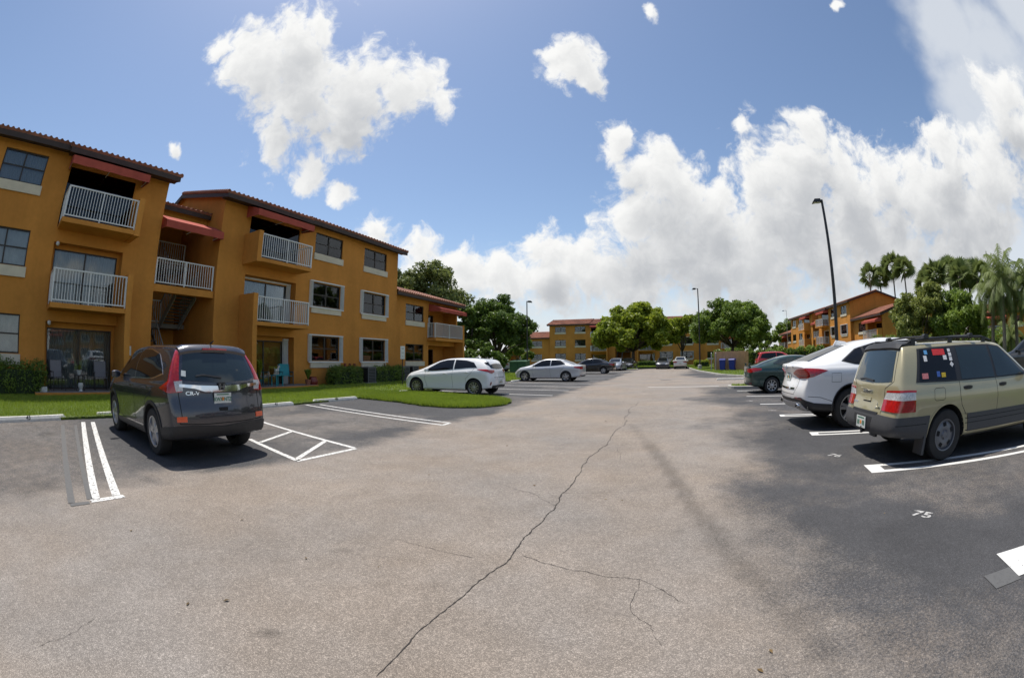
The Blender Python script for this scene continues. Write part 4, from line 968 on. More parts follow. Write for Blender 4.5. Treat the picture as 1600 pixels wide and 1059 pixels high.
            WHEELS[key] = (ty.mesh('tyre', M['tyre'], smooth=True, angle=45), dk.mesh('brake_shadow', M['well'], smooth=True), rm.mesh('rim', rmat, smooth=True, angle=35), hole)
        ty, dk, rm, hole = WHEELS[key]
        for x in (0, sp['wb']):
            for sg in (1,-1):
                w = empty('wheel', (x, sg*(ym-tw/2), r), 0, s.root); w.rotation_euler = (0,0,0 if sg > 0 else math.pi)
                a = .35 if x else .1
                for nm, me in [('tyre',ty),('hub_back',dk),('rim',rm)]+[('rim_hole',h_) for h_ in (hole or [])]:
                    if me: link(nm, me, w).rotation_euler = (0,a,0)
    def mirror_(s, x, z, m, y=None, size=(.10,.20,.14)):
        for sg in (1,-1):
            y0 = y or interp(s.sp['wm'], x)-.03; mb = MB(); a, b, c = size
            pts = [(x-a*.5,z-c*.4),(x-a*.55,z+c*.35),(x-a*.3,z+c*.5),(x+a*.35,z+c*.3),(x+a*.6,z-.1*c),(x+a*.3,z-c*.5)]
            for k, (yy, sc) in enumerate(((0,.55),(.06,.95),(b*.75,1.0),(b,.75))):
                mb.v += [(x+(p[0]-x)*sc, sg*(y0+yy), z+(p[1]-z)*sc) for p in pts]
            mb.f = [(i*6+k, i*6+(k+1)%6, (i+1)*6+(k+1)%6, (i+1)*6+k) for i in range(3) for k in range(6)]+[tuple(range(6)), tuple(range(18,24))]; mb.m = [0]*len(mb.f)
            me = mb.mesh('side_mirror', m, smooth=True, angle=50); bm = bmesh.new(); bm.from_mesh(me); bmesh.ops.recalc_face_normals(bm, faces=bm.faces); bm.to_mesh(me); bm.free(); link('side_mirror', me, s.root)
    def handle(s, x, z, m, L_=.19, h=.032):
        for sg in (1,-1):
            c = s.hit((x, sg*.9, z), (0,-sg,0), 0); mb = MB(); n = 6; v = []
            for i in range(n+1):
                t = i/n; yy = .006+.03*math.sin(math.pi*t)**.6; hh = h*(.6+.4*math.sin(math.pi*t)); v += [(x-L_/2+L_*t, c.y+sg*yy, z+hh/2), (x-L_/2+L_*t, c.y+sg*yy, z-hh/2), (x-L_/2+L_*t, c.y-sg*.02, z-hh/2-.004), (x-L_/2+L_*t, c.y-sg*.02, z+hh/2+.004)]
            f = [(4*i+k, 4*i+(k+1)%4, 4*i+4+(k+1)%4, 4*i+4+k) for i in range(n) for k in range(4)]+[(0,1,2,3),(4*n,4*n+3,4*n+2,4*n+1)]
            mb.add(v, f).build('door_handle', m, s.root, smooth=True, angle=50)
    def plate(s, y, z, txt, w=.305, h=.155, tilt=0, off=.012, m=None, front=False, deco=True):
        d = (-1,0,0) if front else (1,0,0); c = s.hit((s.sp['x'][1 if front else 0], y, z), d, off); e = empty('license_plate', c, 0, s.root); e.rotation_euler = (0,tilt,0 if not front else math.pi)
        MB().box(-.008,0,-w/2,w/2,-h/2,h/2).build('plate', m or M['plate'], e)
        if deco:
            MB().lathe([(0,-.0105),(.026,-.0105),(.028,-.008)], 12, 'x', (0,0,-.005)).build('plate_emblem', M['plate_orange'], e); MB().box(-.0095,-.008,-w*.36,w*.36,h*.32,h*.42).build('plate_heading', M['plate_green'], e)
        if txt:
            t = link('plate_text', text_mesh(txt, .078, M['plate_green'] if deco else M['ink'], bold=.002, sx=.85), e); t.matrix_local = Matrix.Translation((-.0112,0,-.012)) @ Matrix.Rotation(-math.pi/2,4,'Z') @ Matrix.Rotation(math.pi/2,4,'X')
        else:
            for k in (-2.5,-1.5,1.5,2.5): MB().box(-.0105,-.0085,k*w*.135-w*.045,k*w*.135+w*.045,-.038,.022).build('plate_characters', M['plate_green'] if deco else M['ink'], e)
    def letters(s, txt, y, z, size, m, off=.004, sx=1.2, ext=.003, name='badge', side=None, x=None):
        me = text_mesh(txt, size, m, extrude=ext, name=name, bold=.0008, sx=sx)
        # bend the letters on to the shell
        for vt in me.vertices:
            px, py, pz = vt.co; q = s.hit((s.sp['x'][0], y-px, z+py), (1,0,0), off+pz); vt.co = q
        link(name, me, s.root)
    def place(s, at, heading, sgn_side, half=None):
        """at = ground point under the outside of the near rear tyre; sgn_side +1 if that is the left wheel"""
        F = Vector((math.sin(math.radians(heading)), math.cos(math.radians(heading)), 0)); Lf = Vector((-F.y, F.x, 0)); y = interp(s.sp['wm'],0)-.03
        p = Vector((at.x, at.y, 0)) - Lf*sgn_side*y; s.root.location = p; s.root.rotation_euler = (0,0,math.atan2(F.y,F.x)); return s
WHEELS = {}

# --- dark grey compact SUV -------------------------------------------------
suv = dict(x=(-.97,3.56), wb=2.62, rw=.352, ra=.40, tw=.225, rim=.66, tlen=.8, crown=.075, inset=.05, bulge=.025, dent=.018, tround=.13,
    top=[(-.97,1.60),(-.6,1.625),(0,1.655),(.8,1.665),(1.3,1.645),(1.65,1.60),(2.0,1.44),(2.35,1.24),(2.62,1.10),(2.9,1.05),(3.3,.97),(3.56,.86)],
    belt=[(-.97,1.13),(0,1.10),(1.5,1.06),(2.4,1.03),(2.62,1.03),(3.3,.90),(3.56,.78)], low=[(-.97,.34),(-.5,.28),(0,.24),(2.6,.22),(3.56,.24)],
    wm=[(-.97,.86),(-.6,.895),(0,.91),(2.6,.91),(3.1,.88),(3.56,.78)], wr=[(-.97,.62),(0,.655),(1.3,.655),(1.7,.66),(2.4,.74),(2.7,.82),(3.56,.7)],
    tail=[(.2,.16),(.34,.09),(.48,.015),(.62,0),(.72,.02),(.86,.075),(1.0,.085),(1.12,.10),(1.35,.21),(1.52,.33),(1.60,.36),(1.7,.38)], nose=[(.2,.12),(.45,0),(.7,.02),(.85,.10),(1.1,.25)])
pg = car_paint('dark_grey_metallic', (.050,.051,.062), .55, .25)
c = Car('suv', 'dark grey compact SUV parked nose-in beside the ochre building', 'suv', None, suv, pg, 'five2')
g = c.side('window_surround', [(-.42,1.21),(0,1.13),(1.4,1.09),(2.12,1.08)], [(-.30,1.33),(-.02,1.50),(.5,1.575),(1.3,1.565),(1.62,1.50),(2.2,1.13)], M['chrome'], .003, n=28, rows=10)
c.side('window', [(-.385,1.225),(0,1.145),(1.0,1.105)], [(-.30,1.31),(-.02,1.485),(.5,1.56),(.98,1.565)], M['cglass'], .008, n=14)
c.side('window', [(1.05,1.105),(1.5,1.095),(2.08,1.09)], [(1.03,1.563),(1.3,1.55),(1.60,1.485),(2.12,1.13)], M['cglass'], .008, n=14)
rw_ = c.rear('rear_window', [(-.66,1.16),(-.4,1.125),(0,1.11),(.4,1.125),(.66,1.16)], [(-.55,1.50),(-.3,1.525),(0,1.53),(.3,1.525),(.55,1.50)], M['cglass_b'], .004, n=16)
c.panel('spoiler', [(-.62,-.60,1.535),(-.62,0,1.56),(-.62,.60,1.535)], [(-.50,-.60,1.60),(-.50,0,1.62),(-.50,.60,1.60)], (.35,0,-.94), pg, .035, n=14, rows=3, skirt=.05)
c.rear('brake_light', [(-.22,1.545),(0,1.552),(.22,1.545)], [(-.22,1.572),(0,1.58),(.22,1.572)], M['redlens'], .05, n=8, rows=1, skirt=.06)
for sg in (1,-1):
    c.corner('tail_lamp', [(-.80,.71,1.14),(-.74,.78,1.13),(-.66,.83,1.12)], [(-.60,.615,1.575),(-.57,.635,1.58),(-.545,.655,1.58)], M['redlens'], sg, 42, .010, n=10, rows=10)
    c.corner('tail_lamp', [(-.93,.76,.985),(-.75,.86,.97),(-.50,.90,1.01),(-.42,.90,1.02)], [(-.85,.70,1.145),(-.74,.78,1.135),(-.66,.83,1.125),(-.60,.86,1.09)], M['redlens'], sg, 42, .011, n=12)
    c.corner('reverse_lamp', [(-.93,.72,1.0),(-.85,.79,.99)], [(-.86,.69,1.135),(-.76,.77,1.125)], M['clearlens'], sg, 34, .014, n=6)
    c.corner('bumper_reflector', [(-.93,.64,.585),(-.90,.80,.585)], [(-.93,.64,.66),(-.90,.80,.655)], M['orangelens'], sg, 20, .010, n=6)
c.rear('chrome_strip', [(-.70,1.055),(-.45,1.03),(-.3,.985),(0,.975),(.3,.985),(.45,1.03),(.70,1.055)], [(-.70,1.095),(-.4,1.075),(0,1.06),(.4,1.075),(.70,1.095)], M['chrome'], .016, n=24, rows=2)
c.rear('plate_recess', [(-.34,.79),(.34,.79)], [(-.40,.955),(.40,.955)], pg, .001, n=6); c.plate(0, .885, 'KWX NTZ', tilt=-.06, off=.012)
e = c.hit((-.97,0,1.05), (1,0,0), .02); em = MB()
em.box(e.x-.012,e.x-.002,-.050,-.026,e.z-.042,e.z+.042).box(e.x-.012,e.x-.002,.026,.050,e.z-.042,e.z+.042).box(e.x-.011,e.x-.002,-.026,.026,e.z-.012,e.z+.012)
em.build('badge', M['chrome'], c.root); em = MB(); em.prism([(-.068,e.z+.058),(.068,e.z+.058),(.055,e.z-.055),(-.055,e.z-.055)], e.x-.001, e.x+.004, 'x'); em.build('badge_field', M['black'], c.root)
c.letters('CR-V', .50, .965, .075, M['chrome'], sx=1.35)
bmp = c.rear('lower_bumper', [(-.80,.375),(0,.365),(.80,.375)], [(-.84,.525),(-.5,.535),(0,.50),(.5,.535),(.84,.525)], M['cladblack'], .012, n=16)
for sg in (1,-1): c.corner('bumper_cladding', [(-.90,.78,.37),(-.60,.89,.33),(-.42,.90,.30)], [(-.90,.82,.53),(-.60,.89,.50),(-.38,.90,.46)], M['cladblack'], sg, 55, .010, n=10)
c.seam([(-.74,.56),(-.70,.66),(-.72,.98),(-.74,1.12)], 'rear', .012); c.seam([(.74,.56),(.70,.66),(.72,.98),(.74,1.12)], 'rear', .012); c.seam([(-.74,.56),(-.3,.545),(.3,.545),(.74,.56)], 'rear', .014)
c.rear('tow_slot', [(-.075,.715),(.075,.715)], [(-.085,.765),(.085,.765)], M['seam'], .002, n=3)
c.rear('window_sticker', [(.58,1.19),(.65,1.20)], [(.565,1.265),(.63,1.275)], M['plate'], .008, n=2, rows=2)
c.panel('wiper', [(-.86,-.02,1.16),(-.80,.28,1.20),(-.80,.42,1.185)], [(-.86,-.02,1.185),(-.80,.28,1.222),(-.80,.42,1.20)], (1,0,0), M['black'], .018, n=8, rows=1)
for x in (.93, 2.02): c.seam([(x-.02,1.09),(x+.03,.9),(x+.02,.45)])
c.seam([(-.10,1.13),(-.02,.95),(.30,.80),(.42,.62)]); c.seam([(.42,.40),(2.05,.36)], w=.012)
c.arch_trim(M['cladblack'], .055); c.side('sill_cladding', [(.40,.245),(2.20,.225)], [(.40,.385),(2.20,.36)], M['cladblack'], .010, n=10); c.side('sill_bright_strip', [(.45,.385),(2.15,.36)], [(.45,.412),(2.15,.387)], M['chrome'], .012, n=8, rows=1)
c.handle(.12,1.0,pg); c.handle(1.14,.98,pg); c.mirror_(2.02,1.12,pg)
c.front('windscreen', [(-.66,1.10),(0,1.13),(.66,1.10)], [(-.56,1.55),(0,1.58),(.56,1.55)], M['cglass'], .004, d=(-.75,0,-.65)); 
for sg in (1,-1): c.front('headlamp', [(sg*.45,.72),(sg*.78,.76)], [(sg*.5,.82),(sg*.78,.90)], M['clearlens'], .006)
MB().tube([(-.55,.02,1.66),(-.66,.02,1.70)], [.014,.008], 6).build('antenna', M['black'], c.root)
c.place(gnd(239.5,710.5), 292.5, 1); c.root.scale = (.945,.945,.945)

# --- gold station wagon ----------------------------------------------------
wag = dict(x=(-1.06,3.45), wb=2.525, rw=.325, ra=.372, tw=.205, rim=.62, tlen=.7, crown=.06, inset=.04, bulge=.012, dent=.010, tround=.09,
    top=[(-.98,1.475),(-.5,1.49),(.4,1.505),(1.1,1.495),(1.42,1.46),(1.75,1.29),(2.1,1.09),(2.3,1.0),(2.7,.96),(3.2,.89),(3.45,.78)],
    belt=[(-.98,.975),(0,.97),(1.5,.955),(2.2,.95),(2.35,.945),(3.2,.82),(3.45,.70)], low=[(-.98,.36),(-.5,.30),(0,.26),(2.5,.25),(3.45,.26)],
    wm=[(-.98,.835),(-.6,.862),(0,.868),(2.5,.865),(3.0,.84),(3.45,.76)], wr=[(-.98,.605),(0,.625),(1.3,.62),(1.6,.64),(2.2,.73),(2.4,.79),(3.45,.68)],
    tail=[(.25,.10),(.36,.05),(.45,.0),(.60,.0),(.64,.075),(.72,.095),(.95,.11),(1.2,.20),(1.40,.30),(1.48,.33),(1.55,.34)], nose=[(.2,.08),(.45,0),(.6,.02),(.8,.09),(1.1,.2)])
pgold = car_paint('pale_gold_metallic', (.40,.355,.215), .35, .33)
c = Car('station_wagon', 'pale gold station wagon with stickered rear window and black roof rack', 'car', None, wag, pgold, 'steel')
c.side('window_surround', [(-.60,1.0),(0,.985),(1.3,.975),(2.05,.975)], [(-.48,1.40),(-.2,1.415),(.5,1.43),(1.1,1.425),(1.38,1.39),(2.02,1.03)], M['cladblack'], .004, n=28, rows=10)
c.side('window', [(-.54,1.02),(-.1,1.01),(.19,1.005)], [(-.44,1.385),(-.1,1.395),(.17,1.40)], M['cglass'], .008, n=10)
c.side('window', [(.30,1.0),(.7,.995),(1.10,.99)], [(.28,1.40),(.7,1.405),(1.02,1.40)], M['cglass_b'], .008, n=10)
c.side('window', [(1.16,.99),(1.5,.99),(1.96,.99)], [(1.09,1.40),(1.2,1.395),(1.36,1.375),(1.96,1.02)], M['cglass_b'], .008, n=12)
c.rear('rear_window', [(-.60,1.015),(-.3,.995),(0,.99),(.3,.995),(.60,1.015)], [(-.50,1.385),(-.2,1.40),(0,1.405),(.2,1.40),(.50,1.385)], M['cglass_b'], .005, n=14)
c.panel('spoiler', [(-.72,-.56,1.385),(-.74,0,1.395),(-.72,.56,1.385)], [(-.55,-.57,1.475),(-.55,0,1.49),(-.55,.57,1.475)], (.5,0,-.86), M['black'], .028, n=14, rows=4, skirt=.04)
for sg in (1,-1):
    c.corner('tail_lamp', [(-.98,.48,.665),(-.95,.74,.66),(-.76,.86,.66),(-.64,.86,.66)], [(-.97,.50,.80),(-.93,.74,.80),(-.76,.85,.80),(-.64,.86,.80)], M['redlens'], sg, 35, .012, n=14)
    c.corner('reverse_lamp', [(-.97,.50,.80),(-.93,.74,.80),(-.76,.85,.80),(-.64,.86,.80)], [(-.96,.56,.885),(-.92,.74,.895),(-.76,.84,.895),(-.66,.86,.89)], M['clearlens'], sg, 35, .012, n=14)
    c.corner('lamp_rim', [(-.96,.55,.885),(-.92,.74,.893),(-.76,.84,.893),(-.65,.86,.888)], [(-.96,.56,.91),(-.92,.74,.918),(-.76,.84,.918),(-.65,.86,.91)], M['redlens'], sg, 35, .013, n=14, rows=1)
c.rear('bumper_cover', [(-.82,.375),(0,.36),(.82,.375)], [(-.80,.60),(-.4,.61),(0,.612),(.4,.61),(.80,.60)], M['cladding'], .014, n=20, rows=6)
for sg in (1,-1):
    c.corner('bumper_wrap', [(-1.04,.66,.37),(-.92,.80,.37),(-.60,.865,.34),(-.40,.868,.32)], [(-1.04,.66,.603),(-.92,.82,.60),(-.62,.865,.60),(-.36,.868,.60)], M['cladding'], sg, 60, .013, n=12, rows=5)
    c.corner('bumper_groove', [(-.92,.80,.50),(-.60,.865,.50),(-.42,.868,.50)], [(-.92,.80,.508),(-.60,.865,.508),(-.42,.868,.508)], M['seam'], sg, 60, .0145, n=12, rows=1, skirt=.004)
    MB().prism([(-.455,.12),(-.415,.12),(-.385,.40),(-.425,.40)], sg*.62-.0, sg*.86, 'y').build('mud_flap', M['cladding'], c.root)
c.side('door_cladding', [(.35,.27),(2.15,.26)], [(.31,.565),(2.17,.555)], M['cladding'], .010, n=16, rows=4)
for z in (.50,.44): c.side('cladding_groove', [(.38,z),(2.12,z-.01)], [(.38,z+.008),(2.12,z-.002)], M['seam'], .0115, n=12, rows=1, skirt=.003)
c.arch_trim(pgold, .03, .006)
c.rear('step_pad', [(-.40,.60),(.40,.60)], [(-.40,.632),(.40,.632)], M['cladblack'], .016, n=6, rows=2); c.rear('plate_recess', [(-.26,.40),(.26,.40)], [(-.30,.565),(.30,.565)], M['cladblack'], .016, n=6); c.plate(-.0, .475, None, off=.020, w=.30, h=.15)
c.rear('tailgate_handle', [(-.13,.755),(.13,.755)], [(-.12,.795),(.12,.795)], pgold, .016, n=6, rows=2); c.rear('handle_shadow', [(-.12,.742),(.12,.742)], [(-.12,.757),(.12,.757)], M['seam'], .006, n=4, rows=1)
c.letters('SUBARU', .02, .875, .055, M['chrome'], sx=1.6); c.letters('FORESTER', .40, .715, .034, M['chrome'], sx=1.35); c.letters('L', -.34, .735, .04, M['chrome']); c.letters('AWD', -.37, .69, .04, M['chrome'], sx=1.4)
c.seam([(-.47,.62),(-.47,.93),(-.64,1.02),(-.55,1.40)], 'rear', .010); c.seam([(.47,.62),(.47,.93),(.64,1.02),(.55,1.40)], 'rear', .010)
c.panel('wiper', [(-.86,-.12,1.0),(-.83,.20,1.02),(-.82,.36,1.01)], [(-.86,-.12,1.02),(-.83,.20,1.042),(-.82,.36,1.026)], (1,0,0), M['black'], .020, n=8, rows=1)
c.seam([(.24,1.0),(.25,.80),(.29,.68),(.40,.55)]); c.seam([(1.12,.98),(1.16,.75),(1.14,.35)]); c.seam([(.26,1.42),(.24,1.0)]); c.seam([(2.05,.96),(2.08,.6),(2.02,.33)]); c.seam([(.34,.345),(2.15,.335)], w=.012)
c.seam([(-.28,.79),(-.28,.90),(-.25,.92),(-.10,.92),(-.07,.90),(-.07,.79),(-.10,.77),(-.25,.77),(-.28,.79)], w=.006)
c.handle(.42,.895,M['black'],.20,.045); c.handle(1.30,.885,M['black'],.20,.045); c.mirror_(1.98,1.03,M['black'])
for sg in (1,-1):
    y = sg*.56
    MB().tube([(-.62,y,1.465),(-.52,y,1.515),(.2,y,1.535),(1.0,y,1.53),(1.24,y,1.48)], [.016,.017,.017,.017,.014], 8).build('roof_rail', M['black'], c.root, smooth=True, angle=60)
    for x in (-.50,.25,1.05): MB().box(x-.04,x+.04,y-.015,y+.015,1.44,1.535).build('rail_foot', M['black'], c.root)
for x in (-.26,.72):
    MB().tube([(x,-.58,1.55),(x,0,1.562),(x,.58,1.55)], [.014]*3, 8).build('cross_bar', M['black'], c.root, smooth=True, angle=60)
    for sg in (1,-1): MB().prism([(x-.055,1.525),(x+.055,1.525),(x+.045,1.565),(x+.02,1.585),(x-.02,1.585),(x-.045,1.565)], sg*.56-.035, sg*.56+.035, 'y').build('bar_clamp', M['black'], c.root)
stk = {'red':(.55,.03,.03),'white':(.65,.65,.65),'blue':(.05,.12,.4),'yellow':(.6,.42,.02),'pink':(.6,.2,.2),'sky':(.1,.3,.55)}
for nm, (x0,x1,z0,z1) in (('red',(-.21,.03,1.31,1.385)),('white',(-.02,.05,1.25,1.305)),('white',(-.40,-.34,1.24,1.31)),('sky',(-.37,-.31,1.325,1.375)),('pink',(-.48,-.37,1.035,1.10)),('blue',(-.20,-.14,1.05,1.115)),('yellow',(-.11,-.03,1.04,1.095)),('white',(.10,.155,1.345,1.385)),('white',(.10,.16,1.29,1.335)),('white',(.10,.16,1.235,1.28))):
    key = 'sticker_'+nm
    if key not in M: M[key] = mat(key, stk[nm], .5, noise=[(70,2,.7,1.1)])
    c.side('sticker', [(x0,z0),(x1,z0)], [(x0,z1),(x1,z1)], M[key], .0115, both=-1, n=3, rows=2, skirt=.003)
c.side('sticker', [(.09,1.19),(.13,1.155),(.17,1.19)], [(.09,1.19),(.13,1.225),(.17,1.19)], M['sticker_white'], .0115, both=-1, n=4, rows=2, skirt=.003)
c.front('windscreen', [(-.62,1.0),(0,1.02),(.62,1.0)], [(-.54,1.42),(0,1.44),(.54,1.42)], M['cglass_b'], .004, d=(-.75,0,-.65))
for sg in (1,-1): c.front('headlamp', [(sg*.42,.62),(sg*.76,.62)], [(sg*.42,.75),(sg*.76,.77)], M['clearlens'], .006)
MB().tube([(-.97,-.02,.36),(-1.06,-.02,.36)], [.02,.02], 8).tube([(-1.06,-.02,.33),(-1.06,-.02,.42)], [.022,.022], 8).build('tow_hook', M['black'], c.root)
c.place(gnd(1472,719), 109.5, -1)

# --- white coupe SUV -------------------------------------------------------
cps = dict(x=(-1.20,3.80), wb=2.93, rw=.375, ra=.425, tw=.29, rim=.68, tlen=.55, crown=.08, inset=.07, bulge=.03, dent=.03, tround=.16,
    top=[(-1.20,1.21),(-.95,1.25),(-.5,1.40),(0,1.55),(.5,1.64),(1.0,1.69),(1.5,1.68),(1.9,1.61),(2.3,1.42),(2.7,1.21),(2.95,1.13),(3.4,1.06),(3.8,.92)],
    belt=[(-1.20,1.14),(-.5,1.17),(.2,1.16),(1.5,1.10),(2.6,1.04),(2.9,1.04),(3.4,.97),(3.8,.80)], low=[(-1.10,.36),(-.5,.31),(0,.27),(2.9,.25),(3.8,.27)],
    wm=[(-1.10,.89),(-.7,.965),(0,.995),(.5,.97),(2.4,.96),(2.9,.985),(3.3,.95),(3.8,.82)], wr=[(-1.10,.70),(-.5,.62),(0,.61),(1.3,.64),(1.9,.66),(2.6,.76),(2.9,.84),(3.8,.74)],
    tail=[(.25,.22),(.4,.12),(.52,.02),(.66,0),(.78,.03),(.90,.10),(1.0,.11),(1.10,.06),(1.16,.04),(1.3,.1)], nose=[(.2,.1),(.45,0),(.7,.01),(.9,.08),(1.1,.25)])
pw = car_paint('white_paint', (.80,.80,.79), 0, .25)
c = Car('coupe_suv', 'white fastback SUV with twin tailpipes between the gold wagon and green sedan', 'suv', None, cps, pw, 'five2')
c.side('window_surround', [(-.20,1.24),(.1,1.175),(1.3,1.12),(2.4,1.09)], [(-.16,1.27),(.2,1.47),(.7,1.575),(1.4,1.59),(1.85,1.53),(2.45,1.14)], M['black'], .004, n=28, rows=10)
c.side('window', [(-.14,1.25),(.1,1.195),(.36,1.18)], [(-.12,1.265),(.2,1.45),(.34,1.495)], M['cglass'], .008, n=10)
c.side('window', [(.42,1.178),(1.2,1.14)], [(.40,1.505),(.7,1.555),(1.18,1.575)], M['cglass'], .008, n=10); c.side('window', [(1.28,1.138),(2.34,1.11)], [(1.26,1.572),(1.8,1.515),(2.38,1.14)], M['cglass'], .008, n=10)
c.panel('rear_window', [(-.86,-.60,1.27),(-.90,0,1.27),(-.86,.60,1.27)], [(.02,-.48,1.52),(.02,0,1.54),(.02,.48,1.52)], (.25,0,-.97), M['cglass'], .005, n=14, rows=8)
for sg in (1,-1):
    c.corner('tail_lamp', [(-1.12,.36,1.02),(-1.08,.62,.945),(-.96,.84,.95),(-.84,.92,.975),(-.60,.97,1.07)], [(-1.12,.36,1.045),(-1.08,.58,1.115),(-.96,.82,1.13),(-.74,.93,1.115),(-.58,.97,1.085)], M['redlens'], sg, 35, .012, n=18, rows=5)
    c.corner('tail_lamp_dark', [(-1.10,.42,1.02),(-1.07,.64,.975),(-.94,.85,.98),(-.84,.92,1.0)], [(-1.10,.42,1.03),(-1.07,.64,1.0),(-.94,.85,1.01),(-.84,.92,1.02)], M['darkred'], sg, 35, .016, n=14, rows=1)
    c.corner('bumper_black', [(-1.02,.30,.50),(-.95,.80,.36),(-.60,.96,.33),(-.42,.98,.33)], [(-1.08,.30,.555),(-.98,.68,.60),(-.80,.90,.50),(-.40,.985,.46)], M['cladblack'], sg, 38, .010, n=16, rows=4)
    c.corner('rear_reflector', [(-1.05,.50,.568),(-1.0,.76,.548)], [(-1.05,.50,.592),(-1.0,.76,.572)], M['darkred'], sg, 25, .014, n=6, rows=1)
    c.corner('tailpipe_surround', [(-1.02,.44,.385),(-1.0,.70,.35),(-.92,.80,.35)], [(-1.04,.40,.50),(-1.0,.68,.51),(-.90,.80,.40)], M['skid'], sg, 20, .022, n=8, rows=4)
    mb = MB(); q = c.hit((-1.0,sg*.58,.44), (1,0,0), .0)
    mb.lathe([(.055,-.05),(.062,-.052),(.066,-.04),(.066,.05)], 20, 'x', (0,0,0)); mb.v = [(p[0]+q.x, p[1]*1.55+q.y, p[2]*.78+q.z) for p in mb.v]; mb.build('tailpipe', M['chrome'], c.root, smooth=True); mb = MB().lathe([(0,-.034),(.056,-.036)], 16, 'x'); mb.v = [(p[0]+q.x, p[1]*1.5+q.y, p[2]*.72+q.z) for p in mb.v]; mb.build('tailpipe_bore', M['seam'], c.root)
c.rear('diffuser', [(-.44,.38),(0,.37),(.44,.38)], [(-.40,.50),(0,.485),(.40,.50)], M['skid'], .018, n=10); c.rear('bumper_band', [(-.34,.505),(0,.50),(.34,.505)], [(-.34,.565),(0,.56),(.34,.565)], M['cladblack'], .012, n=8)
c.rear('loading_edge', [(-.50,.735),(0,.73),(.50,.735)], [(-.50,.765),(0,.76),(.50,.765)], M['chrome'], .010, n=10, rows=1)
c.plate(0, .96, None, off=.010, tilt=.1); c.letters('X6', -.40, 1.14, .075, M['chrome'])
e = c.hit((-1.2,0,1.145), (1,0,0), .004); MB().lathe([(0,-.006),(.030,-.006),(.041,-.004),(.042,.004)], 20, 'x', tuple(e)).build('badge', M['plate'], c.root, smooth=True); MB().lathe([(.033,-.0075),(.041,-.0075)], 20, 'x', tuple(e)).build('badge_ring', M['ink'], c.root)
mb = MB()
for a0 in (0, math.pi): mb.add([(e.x-.0075,e.y,e.z)]+[(e.x-.0075,e.y+.029*math.cos(a0+t),e.z+.029*math.sin(a0+t)) for t in np.linspace(0,math.pi/2,6)], [tuple(range(7))])
mb.build('badge_quarter', M['sticker_blue'], c.root)
c.seam([(-.62,1.12),(-.60,.80),(-.48,.64),(.48,.64),(.60,.80),(.62,1.12)], 'rear', .009); c.seam([(-.95,.62),(-.70,.60),(-.44,.52)]); c.seam([(-.46,.87),(-.46,1.03),(-.25,1.03),(-.25,.87),(-.46,.87)], w=.006)
c.side('character_line', [(-.62,.985),(.3,1.0),(1.5,.98)], [(-.62,.993),(.3,1.01),(1.5,.99)], M['shutter'], .004, n=12, rows=1)
for x in (.42, 1.28): c.seam([(x,1.17),(x+.02,.8),(x+.1,.40)])
c.arch_trim(M['cladblack'], .03, .010); c.side('sill_cladding', [(.45,.27),(2.48,.26)], [(.45,.38),(2.48,.37)], M['cladblack'], .010, n=10)
c.handle(.62,1.03,pw); c.handle(1.48,1.02,pw); c.mirror_(2.3,1.14,pw)
mb = MB(); mb.prism([(-.05,1.55),(.30,1.60),(.24,1.625),(.02,1.655)], -.018, .018, 'y'); mb.build('antenna_fin', pw, c.root, smooth=True, angle=60)
c.front('windscreen', [(-.66,1.15),(0,1.17),(.66,1.15)], [(-.58,1.56),(0,1.59),(.58,1.56)], M['cglass'], .004, d=(-.75,0,-.65))
for sg in (1,-1): c.front('headlamp', [(sg*.40,.74),(sg*.80,.78)], [(sg*.40,.84),(sg*.80,.90)], M['clearlens'], .006)
c.place(gnd(1328,668.5), 110.5, -1)

# --- five-door hatchback ---------------------------------------------------
hat = dict(x=(-.78,3.52), wb=2.65, rw=.315, ra=.362, tw=.205, rim=.68, tlen=.75, crown=.07, inset=.06, bulge=.02, dent=.028, tround=.13,
    top=[(-.78,1.33),(-.4,1.40),(.2,1.455),(.8,1.47),(1.3,1.45),(1.7,1.36),(2.1,1.20),(2.5,1.03),(2.75,.95),(3.1,.87),(3.35,.77),(3.52,.66)],
    belt=[(-.78,1.03),(0,1.02),(.8,.97),(1.8,.90),(2.5,.87),(2.8,.84),(3.2,.74),(3.52,.58)], low=[(-.78,.30),(-.4,.24),(0,.20),(2.6,.19),(3.52,.22)],
    wm=[(-.78,.80),(-.5,.86),(0,.885),(1.3,.875),(2.65,.88),(3.1,.84),(3.52,.66)], wr=[(-.78,.56),(0,.60),(1.0,.60),(1.6,.61),(2.4,.71),(2.8,.77),(3.52,.58)],
    tail=[(.15,.14),(.3,.07),(.45,.01),(.58,0),(.66,.03),(.78,.06),(.95,.08),(1.05,.13),(1.25,.26),(1.35,.30),(1.45,.32)], nose=[(.2,.06),(.42,0),(.6,.04),(.8,.2)])
c = Car('hatchback', 'white five-door hatchback parked behind the rounded lawn tip', 'car', None, hat, pw, 'ten')
c.side('window', [(-.12,1.085),(.3,1.07),(.88,1.02)], [(.06,1.275),(.4,1.355),(.88,1.385)], M['cglass'], .008, n=12); c.side('window', [(.94,1.015),(1.6,.96),(2.22,.925)], [(.94,1.385),(1.3,1.37),(1.6,1.30),(2.22,.975)], M['cglass'], .008, n=14)
c.rear('rear_window', [(-.56,1.06),(-.3,1.025),(0,1.015),(.3,1.025),(.56,1.06)], [(-.60,1.25),(-.40,1.33),(0,1.345),(.40,1.33),(.60,1.25)], M['cglass'], .005, n=14)
